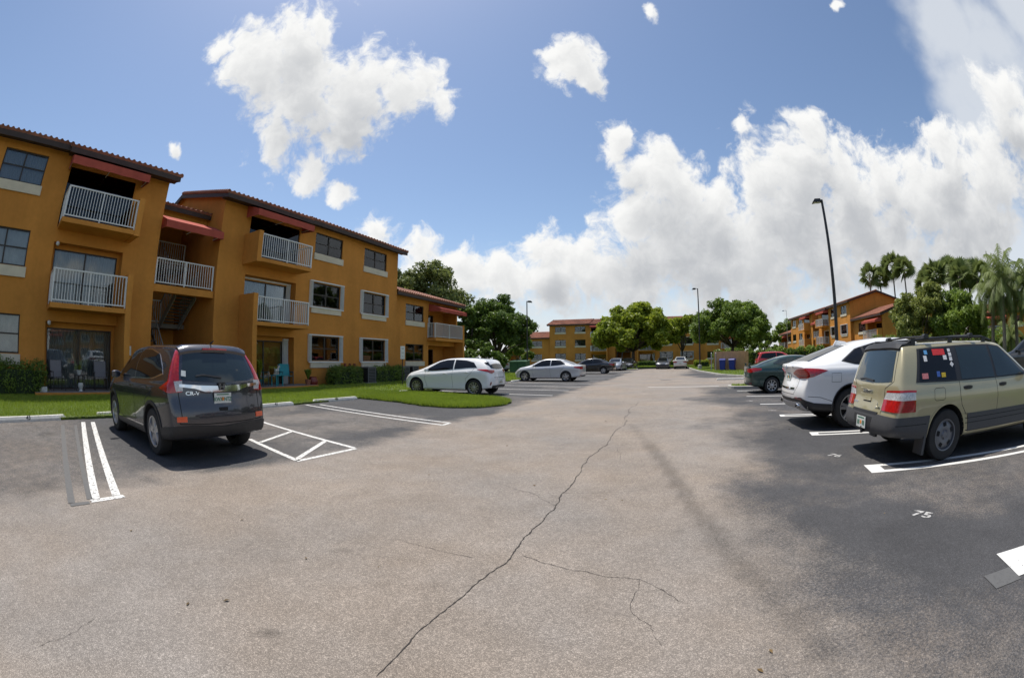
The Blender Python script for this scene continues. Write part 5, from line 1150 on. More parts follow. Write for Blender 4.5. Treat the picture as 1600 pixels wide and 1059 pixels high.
for sg in (1,-1):
    c.corner('quarter_glass', [(-.56,.56,1.14),(-.44,.66,1.20)], [(-.52,.56,1.29),(-.36,.64,1.27)], M['cglass'], sg, 40, .006, n=6)
    c.corner('tail_lamp', [(-.74,.50,.90),(-.66,.66,.86),(-.55,.76,.91),(-.20,.87,1.005)], [(-.73,.45,.985),(-.64,.70,.995),(-.50,.80,1.02),(-.18,.87,1.02)], M['redlens'], sg, 45, .010, n=14, rows=4)
    c.corner('rear_reflector', [(-.66,.70,.42),(-.62,.74,.42)], [(-.68,.66,.54),(-.62,.70,.54)], M['darkred'], sg, 35, .010, n=3, rows=3)
    c.front('headlamp', [(sg*.30,.58),(sg*.62,.64)], [(sg*.36,.64),(sg*.62,.76)], M['clearlens'], .006)
    c.side('headlamp_side', [(2.98,.70),(3.28,.64)], [(2.90,.76),(3.26,.72)], M['clearlens'], .006, both=sg, n=6, rows=2)
c.panel('spoiler', [(-.58,-.50,1.325),(-.58,0,1.345),(-.58,.50,1.325)], [(-.40,-.52,1.395),(-.40,0,1.41),(-.40,.52,1.395)], (.35,0,-.94), pw, .022, n=10, rows=2, skirt=.04)
c.rear('bumper_lower', [(-.62,.305),(0,.29),(.62,.305)], [(-.60,.40),(0,.42),(.60,.40)], M['cladblack'], .008, n=10); c.plate(0,.52,None, off=.010); c.rear('bumper_ledge', [(-.50,.70),(0,.695),(.50,.70)], [(-.50,.715),(0,.71),(.50,.715)], M['seam'], .003, n=8, rows=1)
c.side('belt_shadow', [(-.10,.905),(.9,.86),(2.2,.76)], [(-.10,.915),(.9,.870),(2.2,.768)], M['shutter'], .004, n=12, rows=1)
for pts in ([(.91,1.02),(.95,.7),(.90,.30)], [(2.2,.92),(2.22,.6),(2.10,.28)], [(.0,1.06),(.1,.88),(.34,.66),(.36,.40)]): c.seam(pts, w=.007)
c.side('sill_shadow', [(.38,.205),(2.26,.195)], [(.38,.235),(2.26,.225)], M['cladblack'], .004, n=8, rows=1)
c.handle(.30,.90,pw); c.handle(1.25,.835,pw); c.mirror_(2.08,.97,pw); c.front('windscreen', [(-.62,.98),(0,1.0),(.62,.98)], [(-.54,1.36),(0,1.39),(.54,1.36)], M['cglass'], .004, d=(-.6,0,-.8))
c.place(gnd(740,618.5), 292, 1)

# --- sedans ----------------------------------------------------------------
def sedan_spec(trunk=1.03, roof=1.445, fast=0.0, wb=2.70, x=(-1.03,3.58), w=.895, rw=.315):
    xr, xf = x
    return dict(x=x, wb=wb, rw=rw, ra=rw+.048, tw=.205, rim=.66, tlen=.5, crown=.07, inset=.06, bulge=.02, dent=.022, tround=.13,
    top=[(xr,trunk-.02),(xr+.30,trunk+.015),(-.62+fast*.1,trunk+.03),(-.5+fast*.1,trunk+.05+fast*.02),(-.2,trunk+.16),(.25,roof-.09),(.7,roof-.01),(1.1,roof),(1.5,roof-.03),(1.85,roof-.14),(2.2,roof-.32),(2.5,1.0),(2.75,.94),(3.1,.88),(3.35,.79),(xf,.66)],
    belt=[(xr,trunk-.08),(-.5,trunk-.06),(.3,trunk-.05),(1.2,.93),(2.3,.89),(2.75,.85),(3.2,.75),(xf,.58)], low=[(xr,.30),(-.5,.24),(0,.20),(wb,.19),(xf,.22)],
    wm=[(xr,w-.09),(-.6,w-.02),(0,w),(1.3,w-.01),(wb,w-.005),(3.15,w-.05),(xf,w-.22)], wr=[(xr,w-.20),(-.55,w-.22),(0,w-.31),(.8,w-.29),(1.6,w-.28),(2.4,w-.17),(2.8,w-.10),(xf,w-.3)],
    tail=[(.15,.16),(.3,.07),(.45,.01),(.6,0),(.75,.03),(.95,.03),(1.0,.02),(1.1,.04)], nose=[(.2,.06),(.42,0),(.6,.04),(.8,.2)])
def sedan(name, label, cat, spec, paint, wheel, lamp='redlens', glass='cglass', nsub=2, group=None, detail=True, plate=None, trunk=1.03):
    c = Car(name, label, cat, group, spec, paint, wheel, nsub); xr, xf = spec['x']; rf = max(q[1] for q in spec['top'])
    c.side('window', [(.06,trunk+.06),(.5,1.02),(.98,.985)], [(.12,trunk+.10),(.4,rf-.13),(.96,rf-.085)], M[glass], .008, n=12); c.side('window', [(1.04,.98),(1.6,.95),(2.16,.935)], [(1.03,rf-.085),(1.3,rf-.09),(1.6,rf-.155),(2.18,.98)], M[glass], .008, n=12)
    c.panel('rear_window', [(-.50,-(.60),trunk+.07),(-.55,0,trunk+.07),(-.50,.60,trunk+.07)], [(.22,-.49,rf-.09),(.22,0,rf-.07),(.22,.49,rf-.09)], (.35,0,-.94), M[glass], .005, n=12, rows=6)
    c.panel('windscreen', [(2.46,-.62,1.0),(2.5,0,1.02),(2.46,.62,1.0)], [(1.62,-.54,rf-.07),(1.62,0,rf-.05),(1.62,.54,rf-.07)], (-.5,0,-.87), M[glass], .005, n=12, rows=6)
    for sg in (1,-1):
        c.corner('tail_lamp', [(xr,.45,.80),(xr+.06,.70,.77),(xr+.25,.84,.80),(xr+.50,.88,.86)], [(xr,.42,.90),(xr+.06,.70,.925),(xr+.25,.82,.94),(xr+.48,.88,.92)], M[lamp], sg, 40, .010, n=12)
        c.front('headlamp', [(sg*.34,.57),(sg*.64,.62)], [(sg*.38,.66),(sg*.64,.77)], M['clearlens'], .006); c.side('headlamp_side', [(3.02,.69),(xf-.26,.63)], [(2.95,.76),(xf-.28,.72)], M['clearlens'], .006, both=sg, n=6, rows=2)
        c.corner('rear_reflector', [(xr+.03,.62,.36),(xr+.10,.78,.36)], [(xr+.03,.62,.41),(xr+.10,.78,.41)], M['darkred'], sg, 25, .010, n=4, rows=1)
    c.front('grille', [(-.40,.44),(.40,.44)], [(-.44,.60),(.44,.60)], M['black'], .006); c.front('lower_grille', [(-.5,.27),(.5,.27)], [(-.48,.38),(.48,.38)], M['black'], .006)
    c.rear('bumper_lower', [(-.60,.30),(0,.29),(.60,.30)], [(-.56,.38),(0,.39),(.56,.38)], M['cladblack'], .006, n=8); c.plate(0,.66,plate, off=.010)
    if detail:
        for pts in ([(1.01,.98),(1.04,.7),(.98,.28)], [(2.18,.93),(2.2,.6),(2.08,.26)], [(.10,1.03),(.16,.88),(.36,.64),(.37,.38)]): c.seam(pts, w=.007)
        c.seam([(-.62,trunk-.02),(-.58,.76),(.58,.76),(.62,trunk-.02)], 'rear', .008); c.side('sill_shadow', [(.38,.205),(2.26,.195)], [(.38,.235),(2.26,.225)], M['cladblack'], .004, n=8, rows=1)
    c.handle(.34,.885,paint); c.handle(1.28,.845,paint); c.mirror_(2.06,.98,paint); return c
ps = car_paint('silver_white_paint', (.52,.53,.54), .25, .28)
c = sedan('sedan', 'silver white sedan with dark rear bumper insert parked beside the green utility box', 'car', sedan_spec(1.04,1.44,fast=1), ps, 'five2'); c.place(gnd(884,596.3), 292, 1)
pblk = car_paint('black_paint', (.012,.012,.014), .1, .2)
c = sedan('sedan', 'black sedan with red tail lamps parked past the silver white sedan', 'car', sedan_spec(1.06,1.46,fast=1,w=.91), pblk, 'five2'); c.place(P(-6.9, 40.6), 292, 1)
pgr = car_paint('dark_green_metallic', (.010,.042,.036), .35, .3)
c = sedan('sedan', 'dark green older sedan with eight-spoke alloy wheels beside the white fastback SUV', 'car', sedan_spec(1.03,1.40,wb=2.61,x=(-.99,3.42),w=.852,rw=.30), pgr, 'eight', glass='cglass_b'); 
MB().box(-.93,-.80,-.62,.62,1.105,1.125).box(-.90,-.83,-.50,-.44,1.02,1.106).box(-.90,-.83,.44,.50,1.02,1.106).build('trunk_wing', pgr, c.root); c.place(gnd(1206,614.5), 111.5, -1)
for (nm, label, cat, at, hd, pcol, spec, seed) in (
    ('sedan','silver blue sedan facing out beneath the rounded light green tree','car',gnd(958,579.5),206,(.30,.33,.38),sedan_spec(1.03,1.47),1),
    ('sedan','very dark car in shade under the light green tree, beside the silver blue sedan','car',gnd(978,578.5)+Vector((.6,2.5,0)),206,(.02,.02,.022),sedan_spec(1.03,1.47),2),
    ('sedan','charcoal sedan parked before the far ochre building, beside the small white car','car',gnd(1035,576.5),203,(.06,.065,.075),sedan_spec(1.05,1.48),3),
    ('sedan','small white car parked tail-out before the far ochre building','car',gnd(1063,576.3),23,(.62,.62,.60),sedan_spec(1.10,1.55),4),
    ('sedan','white car half hidden behind the dark trees and green utility box','car',polar(-1.2,52),299,(.6,.6,.6),sedan_spec(1.06,1.5),5)):
    c = sedan(nm, label, cat, spec, car_paint('far_car_paint', pcol, .2, .3), 'five2', nsub=1, detail=False); F = Vector((math.sin(math.radians(hd)), math.cos(math.radians(hd)), 0)); c.root.location = at + F*(.6 if hd == 23 else -3.2 if seed != 5 else 0); c.root.location.z = 0; c.root.rotation_euler = (0,0,math.atan2(F.y,F.x))
def far_suv(label, at, hd, pcol):
    p_ = car_paint('far_suv_paint', pcol, .1, .3); sp = dict(suv); sp['top'] = [(a, b+.1) for a, b in suv['top']]; c = Car('suv', label, 'suv', None, sp, p_, 'spoke', 1)
    c.side('window', [(-.55,1.22),(0,1.17),(.95,1.13)], [(-.40,1.55),(0,1.62),(.93,1.65)], M['cglass'], .008); c.side('window', [(1.02,1.13),(2.1,1.11)], [(1.0,1.65),(1.3,1.63),(1.62,1.56),(2.15,1.17)], M['cglass'], .008)
    c.rear('rear_window', [(-.62,1.16),(.62,1.16)], [(-.52,1.55),(.52,1.55)], M['cglass'], .004); c.front('windscreen', [(-.62,1.15),(.62,1.15)], [(-.54,1.62),(.54,1.62)], M['cglass'], .004, d=(-.75,0,-.65)); c.handle(.2,1.0,p_); c.handle(1.2,.98,p_); c.mirror_(2.02,1.15,p_)
    for sg in (1,-1): c.corner('tail_lamp', [(-.9,.70,.9),(-.7,.88,.9)], [(-.85,.66,1.25),(-.65,.84,1.25)], M['redlens'], sg, 40, .01); c.front('headlamp', [(sg*.5,.72),(sg*.76,.74)], [(sg*.5,.84),(sg*.76,.88)], M['clearlens'], .006)
    c.plate(0,.885,None); F = Vector((math.sin(math.radians(hd)), math.cos(math.radians(hd)), 0)); c.root.location = at; c.root.rotation_euler = (0,0,math.atan2(F.y,F.x)); return c
far_suv('bright red SUV half hidden behind the green sedan by the hedge', polar(32.9,41.0), 112, (.42,.02,.015))
far_suv('black SUV beyond the gold wagon near the red stop sign', polar(74.5,22.0), 20, (.012,.012,.013))
# ------------------------------------------------------------------ vegetation
def leaf_material(name, lo, hi, trans=.42):
    m = bpy.data.materials.new(name); m.use_nodes = True; nt = m.node_tree; N = nt.nodes; L = nt.links; b = N['Principled BSDF']
    at = N.new('ShaderNodeAttribute'); at.attribute_name = 'tone'; r = N.new('ShaderNodeValToRGB'); r.color_ramp.elements[0].color = (*lo,1); r.color_ramp.elements[1].color = (*hi,1); L.new(at.outputs['Fac'], r.inputs[0])
    L.new(r.outputs[0], b.inputs['Base Color']); b.inputs['Roughness'].default_value = .5; b.inputs['Specular IOR Level'].default_value = .35
    tl = N.new('ShaderNodeBsdfTranslucent'); L.new(r.outputs[0], tl.inputs['Color']); mx = N.new('ShaderNodeMixShader'); mx.inputs[0].default_value = trans; L.new(b.outputs[0], mx.inputs[1]); L.new(tl.outputs[0], mx.inputs[2]); L.new(mx.outputs[0], N['Material Output'].inputs[0]); return m
M['leaf_dark'] = leaf_material('dark_leaves', (.05,.09,.016), (.18,.27,.045)); M['leaf_oak'] = leaf_material('oak_leaves', (.08,.105,.03), (.29,.33,.10)); M['leaf_lime'] = leaf_material('lime_leaves', (.13,.18,.014), (.40,.46,.045), .5)
M['leaf_mid'] = leaf_material('mid_leaves', (.075,.13,.02), (.26,.35,.055)); M['leaf_olive'] = leaf_material('olive_leaves', (.11,.14,.03), (.33,.36,.09)); M['leaf_palm'] = leaf_material('palm_leaves', (.07,.10,.03), (.24,.29,.09)); M['leaf_red'] = leaf_material('red_sprigs', (.12,.03,.015), (.25,.07,.03))
M['bark'] = mat('bark', (.11,.085,.065), .95, noise=[(3,5,.7,1.25)], bump=(14,.6,.03)); M['palmbark'] = mat('palm_bark', (.17,.145,.115), .95, noise=[(4,4,.7,1.2)], bump=(12,.5,.02))
def mesh_np(name, v, nper, tone, m):
    n = len(v)//nper; me = bpy.data.meshes.new(name); me.vertices.add(len(v)); me.vertices.foreach_set('co', v.astype(np.float32).ravel()); me.loops.add(len(v)); me.loops.foreach_set('vertex_index', np.arange(len(v))); me.polygons.add(n); me.polygons.foreach_set('loop_start', np.arange(0,len(v),nper)); me.update()
    at = me.attributes.new('tone','FLOAT','POINT'); at.data.foreach_set('value', np.repeat(np.clip(tone,0,1), nper).astype(np.float32)); me.materials.append(m); return me
def unit(n, rng): d = rng.normal(size=(n,3)); return d/np.linalg.norm(d,axis=1,keepdims=True)
def leaves(name, clumps, n, size, m, rng, shell=.5, droop=0.0, tone_base=.45):
    C = np.array([q[:3] for q in clumps], float); Rr = np.array([q[3] for q in clumps], float); sq = np.array([q[4] if len(q) > 4 else 1.0 for q in clumps]); T = rng.uniform(-.18,.18,len(clumps))
    w = Rr**2; k = rng.choice(len(clumps), n, p=w/w.sum()); d = unit(n, rng); rad = Rr[k]*(shell+(1-shell)*rng.random(n)**.6)*rng.uniform(.82,1.12,n)
    p = C[k]+d*rad[:,None]*np.stack([np.ones(n),np.ones(n),sq[k]],1)
    nr = d*.7+unit(n, rng)*.9+np.array([0,0,.35]); nr /= np.linalg.norm(nr,axis=1,keepdims=True)
    a = np.cross(nr, unit(n, rng)); a /= np.linalg.norm(a,axis=1,keepdims=True)+1e-9; b = np.cross(nr, a); s = size*rng.uniform(.55,1.35,n)[:,None]
    tip = a*s*1.0-np.array([0,0,droop])*s; v = np.stack([p-a*s*.9, p+b*s*.42, p+tip, p-b*s*.42],1).reshape(-1,3)
    tone = tone_base+T[k]+rng.uniform(-.28,.3,n); return mesh_np(name, v, 4, tone, m)
def tree(name, label, at, H, Wd, trunk_h, m, n=16000, size=.22, seed=1, trunk_r=.22, nclump=26, flat=.8, cat='tree', group=None, depth=None, base_frac=.35, lean=0.0, bark=None):
    rng = np.random.default_rng(seed); rs = random.Random(seed); root = empty(name, (at.x, at.y, 0)); tag(root, label, cat, group); cl = []; rx = Wd/2; ry = (depth or Wd)/2; z0, z1 = H*base_frac, H; cz, rz = (z0+z1)/2, (z1-z0)/2
    for i in range(nclump):
        d = unit(1, rng)[0]; d[2] = abs(d[2])*1.1-.45; k = .45+.5*rng.random()**.5; r = rs.uniform(.17,.27)*min(Wd, H)*.78
        cl.append((d[0]*(rx-r*.7)*k*1.25, d[1]*(ry-r*.7)*k*1.25, min(z1-r*flat, max(z0+r*.4, cz+d[2]*rz*k*1.25)), r, flat))
    top = max(c[2]+c[3]*c[4] for c in cl); dz = H-top
    cl = [(c[0],c[1],c[2]+dz*max(0,(c[2]-z0)/(z1-z0)),c[3],c[4]) for c in cl]
    sub_ = []
    for c in cl:
        for k in range(6):
            d = unit(1, rng)[0]; d[2] = d[2]*.8+.15; r2 = c[3]*rs.uniform(.34,.6); sub_.append((c[0]+d[0]*c[3]*.72, c[1]+d[1]*c[3]*.72, max(.3, c[2]+d[2]*c[3]*.72*c[4]), r2, .8))
    link('crown', leaves('crown', sub_, n, size, m, rng, shell=.35), root)
    tb = MB(); fork = Vector((lean*.5, 0, trunk_h)); tb.tube([(0,0,-.1),(lean*.1,.03,trunk_h*.3),(lean*.3,-.02,trunk_h*.65),fork], [trunk_r*1.35,trunk_r,trunk_r*.85,trunk_r*.8], 10)
    for c in sorted(cl, key=lambda q: q[2])[::2]:
        e = Vector(c[:3]); mid = fork+(e-fork)*.5+Vector((rs.uniform(-.3,.3),rs.uniform(-.3,.3),.25)); tb.tube([fork-Vector((0,0,.15)), mid, e], [trunk_r*.55,trunk_r*.32,trunk_r*.1], 6)
    tb.build('trunk', bark or M['bark'], root, smooth=True); return root
tree('oak_tree','tall spreading tree rising behind the two-storey wing of the near building',polar(-10.3,50),12.6,8.5,4.2,M['leaf_oak'],16000,.22,3,.28,30,.85)
tree('oak_tree','slender tree leaning over the wing roof beside the dense dark tree',polar(-13.5,48),11.2,7.0,4.0,M['leaf_oak'],11000,.22,5,.22,24,.8)
tree('dark_tree','dense dark green tree between the near building and the black lamp post',polar(-1.9,50),8.7,8.0,1.8,M['leaf_dark'],30000,.19,8,.26,34,.85,base_frac=.12)
tree('dark_tree','small dark green tree tucked beside the wing balcony',polar(-5.4,47),7.3,4.6,1.6,M['leaf_dark'],14000,.19,9,.18,20,.9,base_frac=.15)
tree('flame_tree','rounded light green tree before the far ochre building',polar(15.6,66),9.6,12.6,2.6,M['leaf_lime'],56000,.28,12,.30,60,.78,base_frac=.15)
tree('light_tree','smaller light green tree filling the gap beside the dark street tree',polar(22.0,69),8.3,5.6,2.4,M['leaf_lime'],11000,.24,13,.18,18,.8,base_frac=.28)
tree('street_tree','broad dark green tree behind the wooden bin enclosure',polar(28.4,53.5),8.2,9.6,2.6,M['leaf_mid'],46000,.20,17,.22,46,.75,base_frac=.20,lean=.6)
tree('willowy_tree','bushy olive green tree hiding the end of the sunlit ochre building',polar(54.6,40),6.9,6.2,1.6,M['leaf_olive'],24000,.16,21,.16,26,.9,base_frac=.12)
tree('willowy_tree','mid green bushy tree between the olive tree and the drooping palms',polar(60.0,40),6.4,6.4,1.5,M['leaf_mid'],24000,.16,22,.16,26,.9,base_frac=.10)
tree('distant_tree','rounded green tree far behind the hedge beside the sunlit building',polar(36.3,105),9.5,9,2.5,M['leaf_mid'],9000,.3,25,.25,18,.85,base_frac=.1)
tree('distant_tree','low green tree peeping over the hedge behind the dark street tree',polar(32.8,98),6.5,9,2.0,M['leaf_mid'],8000,.3,26,.25,16,.8,base_frac=.1)
tree('courtyard_tree','thin dark tree behind the half hidden white car',polar(.8,60),4.4,5.0,1.2,M['leaf_mid'],9000,.22,28,.12,14,.9,base_frac=.1)
tree('courtyard_tree','dark shrubby tree at the corner of the near building',polar(-3.6,42),3.2,4.0,.8,M['leaf_dark'],9000,.15,29,.1,14,.9,base_frac=.08)
for k, (az_, d_, h_, w_, mm) in enumerate(((-30,95,11,12,'leaf_oak'),(-22,90,10,11,'leaf_mid'),(40,125,9,12,'leaf_mid'),(62,90,8,11,'leaf_mid'),(44,120,8,12,'leaf_dark'),(-16,100,10.5,12,'leaf_oak'))):
    tree('background_tree', ('green tree standing beyond the near building roof','green tree standing beyond the far buildings and palms')[az_ > 0], polar(az_,d_), h_, w_, 2.2, M[mm], 7000, .32, 40+k, .22, 16, .85, base_frac=.1, group=('trees beyond the near building','trees beyond the far buildings')[az_ > 0])

def hedge(name, label, at, L_, D_, H_, rz, m, n, size, seed=1, cat='hedge', group=None):
    rng = np.random.default_rng(seed); root = empty(name, (at.x,at.y,0), rz); tag(root, label, cat, group)
    cl = []; nx = max(2, int(L_/(H_*.55))); 
    for i in range(nx):
        for z in (.32,.68): cl.append((-L_/2+L_*(i+.5)/nx, rng.uniform(-.08,.08)*D_, H_*z+rng.uniform(-.04,.06)*H_, min(D_*.62,H_*.42)*rng.uniform(.9,1.1), .95))
    link('foliage', leaves('foliage', cl, n, size, m, rng, shell=.45), root)
    for i in range(nx): x = -L_/2+L_*(i+.5)/nx; MB().tube([(x,0,-.02),(x+.05,.03,H_*.6)], [.03,.012], 6).build('stem', M['bark'], root)
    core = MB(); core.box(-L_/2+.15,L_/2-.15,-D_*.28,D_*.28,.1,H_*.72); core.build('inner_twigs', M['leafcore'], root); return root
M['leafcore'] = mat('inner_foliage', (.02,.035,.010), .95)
hz = math.pi/2-AZ
def onA(s, y, z=0): q = ET*(s)+nA*(17.13+y); return Vector((q.x,q.y,z))
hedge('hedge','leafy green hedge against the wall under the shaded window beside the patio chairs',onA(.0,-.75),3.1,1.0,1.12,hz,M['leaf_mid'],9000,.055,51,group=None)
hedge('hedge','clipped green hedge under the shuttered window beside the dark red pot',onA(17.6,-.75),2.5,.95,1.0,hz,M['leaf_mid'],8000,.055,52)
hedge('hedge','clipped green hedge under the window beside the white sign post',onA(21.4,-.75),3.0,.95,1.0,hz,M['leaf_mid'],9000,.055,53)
hedge('hedge','long clipped green hedge behind the red SUV',polar(33.6,64),17,1.4,2.6,math.radians(-33.6),M['leaf_mid'],14000,.2,54)
hedge('hedge','low dark hedge along the foot of the far ochre building',P(-9,82.2),17,1.0,.9,math.radians(-21.4),M['leaf_dark'],7000,.15,55)
hedge('hedge','low green hedge at the foot of the sunlit ochre building',Vector((40.5,52,0)),22,1.0,.9,math.radians(69),M['leaf_mid'],7000,.15,56)
hedge('hedge','tall leafy screen of shrubs behind the bushy green trees',polar(57.5,50),18,2.2,3.0,math.radians(-57.5),M['leaf_mid'],14000,.17,58)
hedge('shrub','yellow flowering shrub behind the kerbed island',polar(24.5,62),2.2,1.2,1.0,0,M['leaf_lime'],2500,.12,57,'shrub')

def palm(label, at, H, seed, kind='fan', group=None, R_=1.5, nf=26):
    rng = np.random.default_rng(seed); root = empty('palm_tree', (at.x,at.y,0)); tag(root, label, 'palm', group); lean = rng.uniform(-.25,.25,2); top = Vector((lean[0],lean[1],H))
    t = MB(); t.tube([(0,0,-.1),(lean[0]*.2,lean[1]*.2,H*.3),(lean[0]*.6,lean[1]*.6,H*.7),top], [.26,.17,.15,.14], 10); t.build('trunk', M['palmbark'], root, smooth=True)
    V = []; T = []
    for i in range(nf):
        a = 2*math.pi*i*.381966+rng.uniform(-.2,.2); el = math.radians(86-130*(i/nf)+rng.uniform(-8,8)); L_ = R_*rng.uniform(.85,1.15); dr = Vector((math.cos(a)*math.cos(el), math.sin(a)*math.cos(el), math.sin(el))); sd_ = Vector((-math.sin(a),math.cos(a),0)); upv = dr.cross(sd_)*-1; tw_ = rng.uniform(-1.2,1.2) if kind == 'fan' else 0; sd_ = (sd_*math.cos(tw_)+upv*math.sin(tw_)).normalized(); upv = dr.cross(sd_)*-1; tone = .75-.5*i/nf+rng.uniform(-.1,.1)
        if kind == 'fan':
            hub = top+dr*L_*.5; w = .02
            V += [top-sd_*w, top+sd_*w, hub+sd_*w, hub-sd_*w]; T.append(tone)
            nl = 17
            for k in range(nl):
                th = math.radians(-115+230*k/(nl-1)); d2 = (dr*math.cos(th)+sd_*math.sin(th)+upv*.12*abs(math.sin(th))).normalized(); ll = L_*.62*(1-.25*abs(th)/2); e = hub+d2*ll+Vector((0,0,-.16*ll)); m_ = hub+d2*ll*.55; pw_ = d2.cross(upv).normalized()*.05*L_
                V += [hub, m_+pw_, e, m_-pw_]; T.append(tone+rng.uniform(-.12,.12))
        else:
            pts = [top]; d2 = Vector(dr); 
            for k in range(10): d2 = (d2+Vector((0,0,-.16-.02*k))).normalized(); pts.append(pts[-1]+d2*L_*.16)
            for k in range(10):
                q0, q1 = pts[k], pts[k+1]; V += [q0-sd_*.02, q0+sd_*.02, q1+sd_*.015, q1-sd_*.015]; T.append(tone)
                for h_ in range(5):
                    b = q0+(q1-q0)*h_/5; ll = .55*math.sin(math.pi*(k+h_/5+.7)/11.2)+.12
                    for sg in (1,-1):
                        d3 = (sd_*sg*.75+(q1-q0).normalized()*.35+Vector((0,0,-.75+rng.uniform(-.25,.25)))).normalized(); e = b+d3*ll; w = (q1-q0).normalized()*.028
                        V += [b-w, b+w, e+w*.3, e-w*.3]; T.append(tone+rng.uniform(-.15,.15))
    link('fronds', mesh_np('fronds', np.array([tuple(q) for q in V]), 4, np.array(T), M['leaf_palm']), root)
    if kind == 'fan':
        sk = MB()
        for i in range(14): a = 2*math.pi*i/14; sk.add([(top.x+.12*math.cos(a),top.y+.12*math.sin(a),H-.1),(top.x+.12*math.cos(a+.4),top.y+.12*math.sin(a+.4),H-.1),(top.x+.4*math.cos(a+.2),top.y+.4*math.sin(a+.2),H-1.1)], [(0,1,2)])
        sk.build('dry_skirt', M['palmbark'], root)
    return root
fanl, fang = 'tall fan palm rising above the roof of the sunlit ochre building', 'fan palms behind the sunlit building'
for k, (a_, d_, h_, r_) in enumerate(((47.8,84,14.6,2.5),(49.4,88,14.6,2.4),(51.3,86,16.4,2.8),(53.0,84,15.4,2.7))): palm(fanl, polar(a_,d_), h_, 60+k, 'fan', fang, r_)
fl2, fg2 = 'fan palm crowding behind the bushy green trees', 'fan palms behind the bushy trees'
for k, (a_, d_, h_) in enumerate(((56.0,62,9.6),(57.6,58,9.8),(59.2,60,10.4),(60.8,57,9.4),(62.2,60,9.8),(63.6,58,9.2))): palm(fl2, polar(a_,d_), h_, 70+k, 'fan', fg2, 2.2, 30)
ql, qg = 'queen palm with long drooping fronds right of the bushy green trees'.replace(' right of',' beside'), 'drooping queen palms'
for k, (a_, d_, h_) in enumerate(((65.2,37,5.4),(67.0,35,5.7),(69.0,38,5.7),(71.0,35,5.3))): palm(ql, polar(a_,d_), h_, 80+k, 'queen', qg, 1.75, 30)
palm('short young palm before the ochre house behind the queen palms', polar(68.2,44), 2.2, 90, 'queen', None, 1.4, 16)
# ------------------------------------------------------------------ street furniture, enclosure, patio things
def lamp_post(label, at, H, head_az, arm=.35, m=None, r=.075):
    root = empty('lamp_post', (at.x,at.y,0), math.pi/2-math.radians(head_az)); tag(root, label, 'lamp post'); m = m or M['pole']
    MB().lathe([(r*1.0,.6),(r*2.6,.55),(r*2.8,0)], 16, 'z').build('base', M['conc'] if r > .07 else m, root, smooth=True, angle=50)
    MB().tube([(0,0,.5),(0,0,H*.5),(0,0,H)], [r,r*.85,r*.65], 12).build('pole', m, root, smooth=True, angle=50)
    MB().tube([(0,0,H-.06),(arm*.6,0,H-.02),(arm,0,H-.02)], [.03,.03,.03], 8).build('arm', m, root)
    hd = MB(); hd.add([(arm-.02,-.12,H-.10),(arm+.44,-.16,H-.14),(arm+.44,.16,H-.14),(arm-.02,.12,H-.10),(arm+.02,-.10,H+.04),(arm+.30,-.12,H+.03),(arm+.30,.12,H+.03),(arm+.02,.10,H+.04)], [(3,2,1,0),(4,5,6,7),(0,1,5,4),(1,2,6,5),(2,3,7,6),(3,0,4,7)])
    h = hd.build('lamp_head', m, root); MB().box(arm+.06,arm+.36,-.10,.10,-.025,-.012).build('lens', mat('lamp_lens', (.5,.5,.48), .3), h, loc=(0,0,H-.113)); return root
lp = Vector((13.5,14.62,0)); lamp_post('tall black lamp post rising behind the white fastback SUV', lp, 8.05, 300, .06, r=.09)
lamp_post('dark lamp post standing before the dense dark tree', polar(1.95,44.5), 7.25, 80, .10)
lamp_post('dark lamp post before the broad street tree and bin enclosure', polar(24.3,50), 9.0, 285, .25, r=.09)
lamp_post('thin pale lamp post far behind the hedge', polar(36.0,92), 10.2, 300, .5, M['steel'], .06)

M['faint'] = mat('faded_print', (.22,.23,.23), .7)
# parking sign on a post
s = empty('parking_sign', tuple(gnd(629,604)), math.pi/2-AZ+math.radians(-8)); tag(s, 'white parking notice on a dark post by the white hatchback', 'sign')
MB().box(-.025,.025,-.012,.012,-.05,2.05).build('post', M['pole'], s); b = MB().box(-.16,.16,-.024,-.014,1.42,2.08).build('sign_panel', M['plate'], s)
for z, w_, h_ in ((1.98,.10,.022),(1.93,.08,.018),(1.76,.09,.022),(1.71,.11,.018),(1.55,.05,.03)): MB().box(-w_,w_,-.0262,-.0242,z-h_/2,z+h_/2).build('sign_lettering', M['faint'], b)
# stop sign near the far right drive
st = polar(71.2,27); s = empty('stop_sign', tuple(st), math.radians(-70)); tag(s, 'red octagonal stop sign beyond the gold wagon', 'sign')
MB().tube([(0,.03,-.05),(0,.03,2.3)], .03, 8).build('post', M['steel'], s); R8 = .38; MB().prism([(R8*math.cos(math.pi/8+k*math.pi/4), 2.05+R8*math.sin(math.pi/8+k*math.pi/4)) for k in range(8)], -.006, 0, 'y').build('sign_panel', mat('stop_red', (.5,.02,.02), .5), s)
link('sign_lettering', text_mesh('STOP', .26, M['plate'], bold=.004), s, (0,-.009,2.05), (math.pi/2,0,0))
